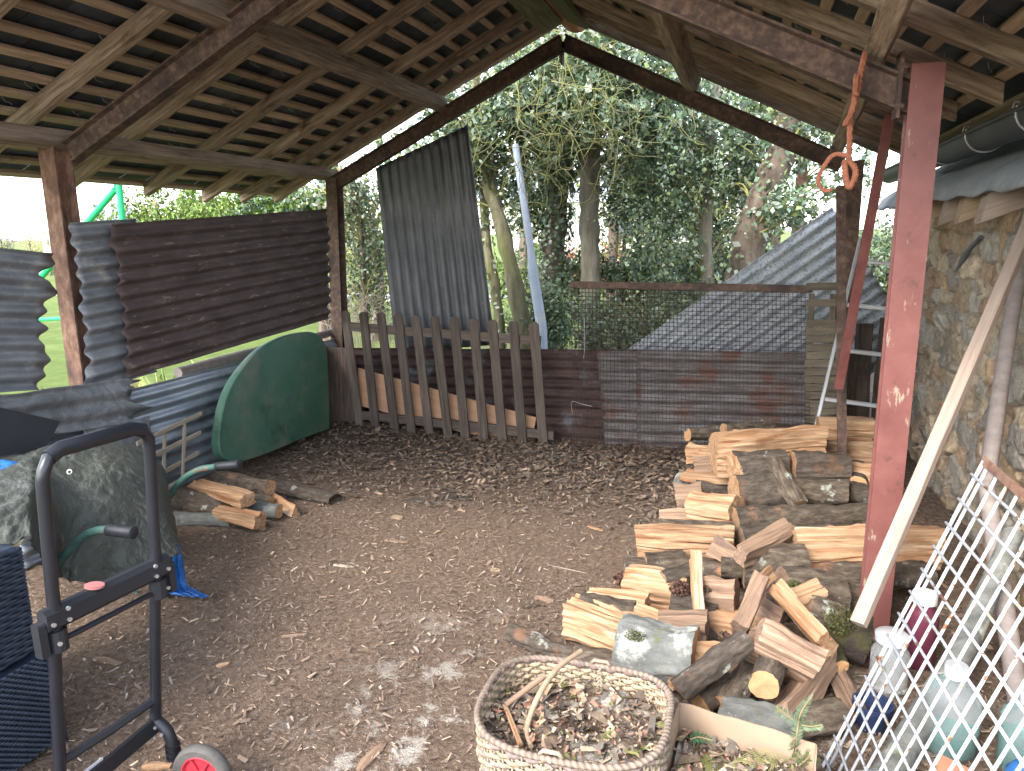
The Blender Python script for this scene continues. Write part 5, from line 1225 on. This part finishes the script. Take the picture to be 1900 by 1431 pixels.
# single splinters on the floor
random.seed(77)
CH = [(200, 1223, .13, .03, 0, 'split_old', 'flat brown splinter on the floor seen through the hand cart'), (412, 1222, .045, .02, 50, 'split', 'small cream splinter on the floor right of the hand cart'),
 (290, 1412, .09, .03, 20, 'split', 'pale splinter on the floor beside the cart wheel'), (1105, 975, .10, .02, -18, 'split', 'pale splinter on the floor left of the big striped split log'),
 (737, 955, .07, .05, 10, 'litter_tan', 'round tan chip on the floor in the middle of the shed'), (920, 1053, .05, .03, 0, 'litter_tan', 'round cream chip on the floor near the centre'),
 (1045, 1047, .30, .008, -14, 'twig_grey', 'long thin pale twig on the floor left of the pile'), (770, 1218, .05, .02, 60, 'split_old', 'small orange brown chip on the bare floor'),
 (835, 915, .26, .14, 10, 'bark_dark', 'flat sheet of dark bark on the floor at the back'), (780, 925, .2, .09, -5, 'bark_dark', 'dark bark scrap on the floor next to the flat bark sheet'),
 (1040, 845, .25, .09, 0, 'lead', 'flat grey rag by the foot of the wire mesh'), (1000, 905, .16, .05, -10, 'bark', 'curled bark strip on the floor behind the centre'),
 (545, 1170, .10, .02, 30, 'split_old', 'brown splinter on the floor left of the bare patch'), (690, 1395, .14, .035, 85, 'split_old', 'buried brown lath on the floor at the bottom of the photo'),
 (640, 1045, .12, .018, 5, 'twig_grey', 'grey twig on the floor below the small left heap'), (1010, 1105, .09, .04, 0, 'split_old', 'reddish bark chip left of the front split log'),
 (985, 1120, .08, .025, 40, 'bark', 'dark bark chip left of the front split log'), (735, 1000, .13, .02, 10, 'split_old', 'short brown stick on the floor in the middle')]
M['litter_tan'] = M['plank']
for x, y, L, w, a, m, lab in CH:
    p = az(x, y, .02); chunk('wood_splinter', p.x, p.y, L, w, min(.012, w*.5), rad(a), M[m], lab, 'splinter')

# ============================================================ TREES AND GARDEN BEHIND
HOLLY = [(.07, .12, .06), (.10, .16, .085), (.135, .195, .125), (.065, .10, .05), (.18, .235, .16), (.13, .18, .07), (.24, .28, .21), (.17, .21, .075)]
LIME = [(.13, .19, .04), (.19, .25, .06), (.10, .15, .04), (.24, .28, .10)]
def leafcloud(name, parent, clumps, n, size, pal, mat='leaf', aspect=1.9, loc=None):
    """clumps: list of (centre, radius, weight); leaves gathered on twigs inside each clump"""
    w = np.array([c[2] for c in clumps], float); w /= w.sum(); rng = np.random
    nt = max(8, n//14); idx = rng.choice(len(clumps), nt, p=w)
    cc = np.array([tuple(clumps[i][0]) for i in idx]); rr = np.array([clumps[i][1] for i in idx])[:, None]
    d = rng.normal(size=(nt, 3)); d /= np.linalg.norm(d, axis=1)[:, None]
    tc = cc+d*rr*(rng.random((nt, 1))**.45)
    ax_ = rng.normal(size=(nt, 3)); ax_ /= np.linalg.norm(ax_, axis=1)[:, None]
    k = n//nt; t = np.repeat(tc, k, 0)+np.repeat(ax_, k, 0)*rng.uniform(-.16, .16, (nt*k, 1))+rng.normal(size=(nt*k, 3))*.028
    v, f, c = flakes(t, rng.uniform(.65, 1.25, len(t))*size, pal, aspect, 0, .12, jit=.3)
    o = cloud(name, v, f, c, M[mat], parent, loc); return o, tc
def branches(parent, trunk, targets, n, r=.012, mat='twig', name='branch'):
    b = MB(); random.shuffle(targets); cnt = 0
    for q in targets[:n]:
        q = Vector(q); p = min(trunk, key=lambda t: (t-q).length+abs(t.z-(q.z-.3))*.7)
        if (q-p).length > 2.6: continue
        m = p.lerp(q, .5)+Vector((random.uniform(-.15, .15), random.uniform(-.15, .15), random.uniform(.0, .2)))
        c = curve([p, m, q], 4); b.tube(c, [r*(1-.75*i/(len(c)-1)) for i in range(len(c))], 5); cnt += 1
    if cnt > 3: o = b.build(name, M[mat], parent, smooth=True); return o
def tree(name, label, tp, r0, r1, clumps, n, size, pal, tmat='trunk', mat='leaf', nb=30, br=.014, group=None, cat='tree', ivy=0):
    t = thing(name, label, cat, (tp[0].x, tp[0].y, 0), group); c = curve(tp, 10); k = len(c)
    b = MB(); rr = [(r0+(r1-r0)*i/(k-1))*(1+.10*noise.noise(c[i]*2.5)) for i in range(k)]; b.tube(c, rr, 14)
    for i, v in enumerate(b.v): 
        q = Vector(v); b.v[i] = tuple(q+Vector((noise.noise(q*6), noise.noise(q*6+Vector((3, 3, 3))), 0))*r0*.22)
    smoothm(b.build('trunk', M[tmat], t), 70)
    if clumps:
        o, tc = leafcloud('crown', t, clumps, n, size, pal, mat); branches(t, c, list(map(tuple, tc)), nb, br)
    if ivy:
        m = int(ivy); i = np.random.randint(0, k-1, m); u = np.random.random((m, 1)); P = np.array([tuple(p) for p in c]); base = P[i]*(1-u)+P[i+1]*u
        th = np.random.uniform(0, 2*math.pi, m); R_ = (np.array(rr)[i]+.02+.06*np.random.random(m))
        base += np.stack([np.cos(th)*R_, np.sin(th)*R_, np.zeros(m)], 1); nz = np.stack([np.cos(th), np.sin(th), np.full(m, .35)], 1)+np.random.normal(size=(m, 3))*.35; nz /= np.linalg.norm(nz, axis=1)[:, None]
        v, f, cc = flakes(base, np.random.uniform(.03, .07, m), HOLLY, 1.25, 0, .1, nz=nz, jit=.3); cloud('ivy', v, f, cc, M['leaf'], t)
    return t
def px(x, y, Y): return ay(x, y, Y)
def down(p, z=-.05, dx=0, dy=0): return Vector((p.x+dx, p.y+dy, z))
GT = 'evergreen trees close behind the shed'
np.random.seed(11); random.seed(11)
# A straight grey trunk
a = [down(px(1096, 640, 8.3)), px(1096, 520, 8.3), px(1093, 400, 8.3), px(1096, 300, 8.3), px(1106, 180, 8.3), px(1112, 60, 8.35), px(1112, -120, 8.4)]
tree('holly_tree', 'straight grey trunked evergreen tree in the middle behind the wire mesh edge', a, .115, .085,
     [(px(1060, 130, 7.6), .55, 1.1), (px(1150, 160, 7.7), .6, 1.1), (px(1090, 215, 7.5), .40, .8), (px(1180, 90, 8), .6, 1), (px(1000, 200, 7.6), .45, 1), (px(1230, 200, 8), .5, .9), (px(1000, 60, 8.6), .9, 1)], 9000, .075, HOLLY, 'trunk_grey', nb=60, group=GT)
# B leaning mossy trunk
a = [down(px(975, 640, 7.3)), px(968, 600, 7.3), px(950, 510, 7.3), px(930, 420, 7.35), px(908, 345, 7.4), px(885, 270, 7.5), px(880, 150, 7.6), px(900, 0, 7.7)]
tree('holly_tree', 'leaning yellow green mossy trunk just right of the tall dark sheet', a, .095, .06,
     [(px(900, 240, 7.2), .42, 1), (px(960, 200, 7.2), .4, 1), (px(890, 300, 7.4), .28, .6), (px(850, 230, 7.2), .4, .8), (px(820, 300, 7.4), .4, .5)], 4200, .07, HOLLY, 'trunk', nb=50, group=GT)
a = [down(px(930, 660, 7.7)), px(922, 560, 7.7), px(903, 450, 7.7), px(898, 350, 7.8), px(900, 200, 7.8)]
tree('holly_tree', 'thin mossy stem between the tall dark sheet and the leaning trunk', a, .06, .045, [(px(930, 330, 8.0), .35, 1)], 1100, .06, HOLLY, 'trunk', nb=0, group=GT, ivy=250)
# C ivy trunk
a = [down(px(1022, 640, 8.9)), px(1022, 560, 8.9), px(1028, 470, 8.9), px(1034, 390, 8.9), px(1030, 300, 8.95), px(1026, 150, 9), px(1020, -60, 9)]
tree('ivy_clad_tree', 'dark trunk thickly wrapped in ivy between the pale pole and the straight trunk', a, .15, .11,
     [(px(1000, 330, 8.8), .42, 1), (px(1060, 290, 8.7), .42, 1), (px(985, 400, 9), .3, .6), (px(1020, 240, 8.4), .5, 1.2)], 5200, .07, HOLLY, 'trunk_dark', nb=25, group=GT, ivy=2600)
# D thin trunk
a = [down(px(1312, 660, 8.6)), px(1312, 520, 8.6), px(1308, 440, 8.6), px(1315, 340, 8.6), px(1320, 240, 8.6), px(1330, 150, 8.7), px(1335, 0, 8.7)]
tree('holly_tree', 'thin pale trunk with peeling bark right of the middle', a, .075, .06,
     [(px(1250, 300, 8.1), .62, 1.3), (px(1200, 380, 8.3), .55, 1.1), (px(1330, 190, 9.1), .5, 1), (px(1380, 260, 8.3), .5, 1), (px(1230, 460, 8.2), .42, .8), (px(1340, 430, 9.1), .45, 1), (px(1260, 210, 8.3), .5, 1), (px(1180, 270, 8.6), .5, .9)], 13000, .05, HOLLY, 'trunk_grey', nb=60, group=GT, ivy=150)
# E gnarled
a = [down(px(1360, 640, 7.9)), px(1372, 540, 7.9), px(1388, 460, 7.9), px(1405, 400, 7.9), px(1430, 340, 7.9), px(1448, 280, 7.9), px(1462, 200, 8), px(1470, 60, 8)]
tree('holly_tree', 'thick gnarled trunk with tangled roots above the sloping grey sheet', a, .19, .11,
     [(px(1380, 300, 8.3), .3, 1), (px(1460, 380, 7.5), .25, .7), (px(1370, 350, 8.4), .3, .8), (px(1430, 200, 7.9), .5, 1), (px(1520, 250, 8.0), .35, .5)], 3800, .065, HOLLY, 'trunk_dark', nb=30, group=GT, ivy=500)
# slender stems
for i, (x0, x1, Y, top, lab) in enumerate(((1150, 1163, 9.4, 150, 'slender dark stem right of the straight grey trunk'), (1185, 1172, 9.7, 200, 'second slender stem right of the straight grey trunk'), (1236, 1250, 9.2, 250, 'slender mossy stem left of the thin pale trunk'), (1200, 1212, 10.2, 260, 'slender far stem behind the wire mesh'), (1280, 1270, 9.6, 200, 'slender stem just left of the thin pale trunk'))):
    a = [down(px(x0, 640, Y)), px(x0+3, 520, Y), px((x0+x1)/2+5, 400, Y), px(x1, top, Y)]
    tree('holly_sapling', lab, a, .035, .02, [(px(x1+random.uniform(-30, 30), 420-60*random.random(), Y), .5, 1), (px(x1, 520, Y), .35, .5), (px(x1, 300, Y), .5, 1)], 3000, .06, HOLLY, 'trunk_dark', nb=16, br=.01, group='slender stems behind the shed')
# shrubs low
for x, y, Y, r, lab, pal, n in ((1020, 560, 7.6, .34, 'low holly shrub at the foot of the pale pole', HOLLY, 2600), (1110, 600, 8.0, .36, 'low green shrub behind the left end of the wire mesh', HOLLY, 2200), (1200, 590, 8.4, .5, 'low leafy shrub behind the wire mesh', HOLLY, 3000), (1290, 560, 8.6, .5, 'low shrub behind the right half of the wire mesh', HOLLY, 2400)):
    a = [down(px(x, 640, Y)), down(px(x, 640, Y), .4, .03), px(x, y, Y)]
    tree('holly_shrub', lab, a, .03, .015, [(px(x, y, Y), r, 1), (px(x+random.uniform(-20, 20), y+50, Y), r*.8, 1)], n, .05, pal, 'trunk_dark', nb=14, br=.008, group='low shrubs behind the back fence', cat='shrub')

for i, (x, y, Y, r, lab, pal) in enumerate(((1090, 540, 9.6, .55, 'leafy yellow green undergrowth behind the left end of the wire mesh', 'L'), (1190, 545, 9.8, .6, 'leafy undergrowth behind the slender stems', 'H'), (1290, 540, 9.9, .6, 'yellow green undergrowth below the thin pale trunk', 'L'), (1380, 520, 9.6, .6, 'dark leafy undergrowth below the gnarled trunk', 'H'), (985, 560, 9.2, .45, 'yellow green undergrowth behind the pale pole', 'L'), (1640, 500, 8.6, .7, 'dark leafy bush behind the ladder and the red post', 'H'), (1700, 470, 9.5, .8, 'leafy bush behind the red post beside the stone building', 'H'))):
    a = [down(px(x, 640, Y)), down(px(x, 640, Y), .3, .03), px(x, y, Y)]
    tree('undergrowth', lab, a, .03, .015, [(px(x+random.uniform(-35, 35), y+random.uniform(-50, 60), Y+random.uniform(-.2, .2)), r*.6, 1) for _ in range(5)], 3200, .055, (LIME[:3]+HOLLY[3:7] if pal == 'L' else HOLLY), 'trunk_dark', nb=16, br=.008, group='undergrowth behind the back fence', cat='shrub')
# dry climber bush left of tall sheet
a = [down(px(680, 640, 6.7)), px(676, 560, 6.7), px(672, 450, 6.7), px(665, 360, 6.7)]
tree('climber_bush', 'tangled half dry climber bush between back left post and tall dark sheet', a, .04, .02,
     [(px(668, 400, 6.7), .28, 1), (px(690, 480, 6.8), .26, 1), (px(660, 540, 6.8), .25, .8), (px(650, 350, 6.6), .25, 1), (px(700, 560, 7), .3, .6), (px(640, 460, 7.0), .3, .6), (px(600, 360, 7.4), .35, .5)], 5500, .045, HOLLY+[(.25, .19, .12), (.32, .26, .16)], 'trunk_dark', nb=60, br=.008, cat='bush')
b = MB(); random.seed(5)
for i in range(70):
    p = px(random.uniform(610, 740), random.uniform(560, 645), random.uniform(6.1, 6.8)); q = p+Vector((random.uniform(-.35, .35), random.uniform(-.1, .1), random.uniform(.02, .4)))
    b.tube(curve([down(p, max(.0, p.z-.5)), p, q], 3), .0028, 4)
tag(b.build('dry_stems', M['twig_grey'], smooth=True), 'dry pale stems of dead undergrowth behind the picket fence', 'dry stems', kind='stuff')
# tangled honeysuckle vines at top
b = MB(); random.seed(6)
for i in range(230):
    x, y = random.gauss(1020, 110), random.gauss(210, 75); Y = random.uniform(6.7, 7.4); p = px(x, y, Y)
    P = [p]; d = Vector((random.gauss(0, 1), random.gauss(0, .3), random.gauss(-.2, 1))).normalized()
    for k in range(random.randint(3, 6)):
        d = (d+Vector((random.gauss(0, .5), random.gauss(0, .3), random.gauss(-.12, .5)))).normalized(); P.append(P[-1]+d*random.uniform(.08, .22))
    b.tube(curve(P, 4), random.uniform(.0018, .004), 5)
o = b.build('vine', M['twig'], smooth=True); tag(o, 'tangle of yellow green honeysuckle vines hanging below the ridge', 'vine', kind='stuff')
# pale pole
t = thing('metal_pole', 'blue grey metal pole leaning slightly behind the picket fence end', 'pole', down(px(1010, 640, 7.0), 0))
j = px(984, 455, 7.0); tubeo('lower_tube', [down(px(1012, 660, 7.0), -.1), px(1004, 600, 7.0), px(990, 510, 7.0), j], [.055, .053, .050, .033], M['pole_grey'], t, n=16)
tubeo('upper_tube', [j, px(968, 350, 7.0), px(956, 268, 7.02)], [.036, .035, .034], M['pole_grey'], t, n=14)
p = px(989, 512, 7.0); b = MB(); b.tube([p, p+Vector((-.004, 0, .02))], .054, 16); b.build('joint_ring', M['pole_grey'], t)
# red-brown far tree trunk
tree('orange_trunk_tree', 'far tree with orange brown bark above the sloping sheet', [down(px(1480, 430, 14)), px(1482, 400, 14), px(1488, 320, 14), px(1490, 200, 14)], .11, .09, [(px(1500, 240, 14), 1.0, 1), (px(1560, 330, 14), .7, .5)], 1600, .10, HOLLY, 'rust_red', nb=20, br=.02)
# backdrop evergreens further off
random.seed(9); np.random.seed(9)
BK = [(760, 330, 12, 1.2, 'far evergreen behind the tall dark sheet'), (860, 200, 12, 1.3, 'far evergreen above the tall dark sheet'), (960, 120, 12, 1.3, 'far evergreen behind the vine tangle'), (1130, 120, 11.5, 1.3, 'far evergreen behind the ridge, right'), (1200, 340, 11.5, 1.1, 'far evergreen behind the slender stems'), (1290, 200, 12, 1.4, 'far evergreen behind the thin pale trunk'), (1380, 160, 12, 1.3, 'far evergreen behind the gnarled trunk'), (1330, 420, 11.5, .9, 'far evergreen low behind the gnarled trunk'), (1440, 120, 12.5, 1.0, 'far evergreen at the right end of the row'), (690, 430, 10.5, .8, 'far evergreen behind the climber bush')]
for x, y, Y, r, lab in BK:
    c0 = px(x, y, Y); cl = [(c0+Vector((random.gauss(0, r*.55), random.gauss(0, .5), random.gauss(0, r*.5))), r*.5, 1) for _ in range(9)]
    tree('evergreen_tree', lab, [down(px(x, 600, Y)), down(c0, c0.z*.5, .1), c0], .09, .05, cl, 1500, .10, HOLLY+LIME[:3], 'trunk_dark', nb=24, br=.02, group='row of far evergreens')
# sunlit garden beyond
def bush(name, label, x, y, Y, r, n, size, pal, cat='bush', group=None, mat='leaf_soft'):
    c0 = px(x, y, Y); cl = [(c0+Vector((random.gauss(0, r*.6), random.gauss(0, r*.4), random.uniform(-.5, .4)*r)), r*.45, 1) for _ in range(10)]
    tree(name, label, [down(c0, -.1), down(c0, c0.z*.5), c0], .05, .03, cl, n, size, pal, 'trunk_dark', mat, nb=20, br=.012, group=group, cat=cat)
RED = [(.42, .13, .07), (.5, .2, .10), (.36, .12, .08), (.55, .28, .15)]
bush('red_twig_bush', 'orange red twiggy bush seen between the ivy trunk and the straight trunk', 1060, 500, 15, .8, 2600, .05, RED)
bush('red_twig_bush', 'small orange bush seen just right of the straight grey trunk', 1140, 480, 17, .7, 1500, .05, RED)
for x, y, Y, r, lab in ((1180, 500, 18, 1.2, 'sunlit lime green bush far behind the wire mesh, left'), (1270, 500, 20, 1.3, 'sunlit lime green bush far behind the wire mesh, middle'), (1360, 500, 19, 1.1, 'sunlit lime green bush far behind the wire mesh, right'), (975, 490, 19, 1.0, 'sunlit yellow green bush behind the pale pole')):
    bush('garden_bush', lab, x, y, Y, r, 2200, .13, LIME, group='sunlit bushes in the far garden')
# left background
LG = [(.10, .16, .025), (.15, .22, .04), (.08, .12, .03), (.2, .26, .06)]
for i, (x, y, Y, r, lab) in enumerate(((290, 390, 15, 1.0, 'bushy sunlit evergreen right of the green frame'), (370, 400, 15, .9, 'second bushy sunlit evergreen over the brown sheet'), (440, 405, 14, .8, 'third sunlit evergreen over the brown sheet'), (520, 400, 12, .7, 'dark evergreen over the right end of the brown sheet'), (590, 390, 10, .5, 'evergreen beside the back left post'))):
    c0 = px(x, y, Y); c0 = px(x, y-12, Y); cl = [(c0+Vector((random.gauss(0, r*.8), random.gauss(0, .5), random.uniform(-1.2, .25)*r)), r*.45, 1) for _ in range(26)]
    tree('bushy_evergreen', lab, [down(c0, -.1), down(c0, c0.z*.5), c0], .12, .05, cl, 11000, .085, (LG if i < 3 else LG[:3]+HOLLY[2:5]), 'trunk_dark', 'leaf_soft', nb=20, br=.02, group='sunlit evergreens over the left sheets')
bush('bare_bush', 'pale straw coloured bare bush far off at the left edge', 55, 452, 26, 1.2, 3500, .05, [(.5, .4, .25), (.42, .33, .2), (.55, .42, .3)])
bush('bare_bush', 'purple grey bare bush at the extreme left edge', 2, 448, 26, .9, 2000, .05, [(.2, .17, .16), (.28, .23, .2)])
bush('bare_bush', 'dark green bush far off seen in the gap beside the left post', 120, 500, 24, .9, 2500, .08, HOLLY)
# green frame
t = thing('swing_frame', 'bright green tubular swing frame standing on the grass at left', 'swing frame', down(px(225, 400, 7.2), 0))
def P_(x, y, Y=7.2): return px(x, y, Y)
tubeo('upright', [down(P_(228, 420), 0), P_(228, 420), P_(221, 345), P_(224, 300)], .036, M['green_bright'], t, n=14)
q0, q1 = P_(214, 352), P_(163, 412); tubeo('slanted_leg', [q0, q1, q1+(q1-q0)*3.6], .038, M['green_bright'], t, n=14)
tubeo('fork', [P_(212, 355), P_(214, 330), P_(217, 290)], .012, M['green_bright'], t, n=8)
tubeo('low_bar', [px(10, 596, 7.2), px(100, 592, 7.2), px(200, 588, 7.2), px(225, 586, 7.2)], .024, M['green_bright'], t, n=12)
tubeo('top_bar', [P_(224, 310), P_(224, 310)+Vector((-1.5, .4, 0.05)), P_(224, 310)+Vector((-3, .8, 0.1))], .036, M['green_bright'], t, n=12)
# dry grass under the gap
b = MB(); random.seed(12)
for i in range(900):
    x = random.uniform(-5.6, -3.5); y = random.uniform(3.0, 6.5); h = random.uniform(.1, .45)
    a_ = random.uniform(0, 6.28); d = Vector((math.cos(a_), math.sin(a_), 0))*h*random.uniform(.1, .6)
    p = Vector((x, y, -.03)); w = Vector((-d.y, d.x, 0)).normalized()*.004
    b.add([p-w, p+w, p+d*.4+Vector((0, 0, h*.7))+w*.6, p+d+Vector((0, 0, h)), p+d*.4+Vector((0, 0, h*.7))-w*.6], [(0, 1, 2, 3, 4)])
cg = np.repeat(np.array([random.choice([(.14, .22, .04), (.3, .32, .12), (.42, .36, .2), (.2, .27, .06)]) for _ in range(900)]), 5, 0)
tag(b.build('long_grass', M['leaf_soft'], col=cg), 'long rough grass outside the left wall', 'grass', kind='stuff')
o = beam('road', (-60, 18.8, -.02), (-6, 18.0, -.02), 2.0, .02, M['road'], wob=0); tag(o, kind='structure')
# houses far off
def house(label, c, w, d, h, rh, rot, group='far houses'):
    t = thing('house', label, 'house', c, group); Rm = Matrix.Rotation(rot, 4, 'Z'); T = Matrix.Translation(Vector(c)) @ Rm
    b = MB(); b.box((-w/2, 0, h/2), (w/2, 0, h/2), d, h); b.build('wall', M['house_wall'], t, mat4=T)
    b = MB(); e = .3; b.add([(-w/2-e, -d/2-e, h-.1), (w/2+e, -d/2-e, h-.1), (w/2+e, 0, h+rh), (-w/2-e, 0, h+rh), (-w/2-e, d/2+e, h-.1), (w/2+e, d/2+e, h-.1)], [(0, 1, 2, 3), (3, 2, 5, 4), (0, 3, 4), (1, 5, 2), (0, 4, 5, 1)])
    b.build('roof', M['house_roof'], t, mat4=T)
    b = MB(); b.box((w*.3, 0, h+rh-.3), (w*.3, 0, h+rh+.7), .6, .6, up=(1, 0, 0)); b.build('chimney', M['terracotta'], t, mat4=T)
    for x in (-w*.3, 0, w*.3):
        b = MB(); b.box((x-.5, -d/2-.03, h*.55), (x+.5, -d/2-.03, h*.55), .06, 1.2); b.build('window', M['window'], t, mat4=T)
house('pale house with slate roof glimpsed between the trunks', (-7, 42, 0), 12, 8, 3.2, 2.6, rad(12))
house('pale long house far off behind the left posts', (-72, 70, 0), 16, 9, 2.6, 3.0, rad(-30))
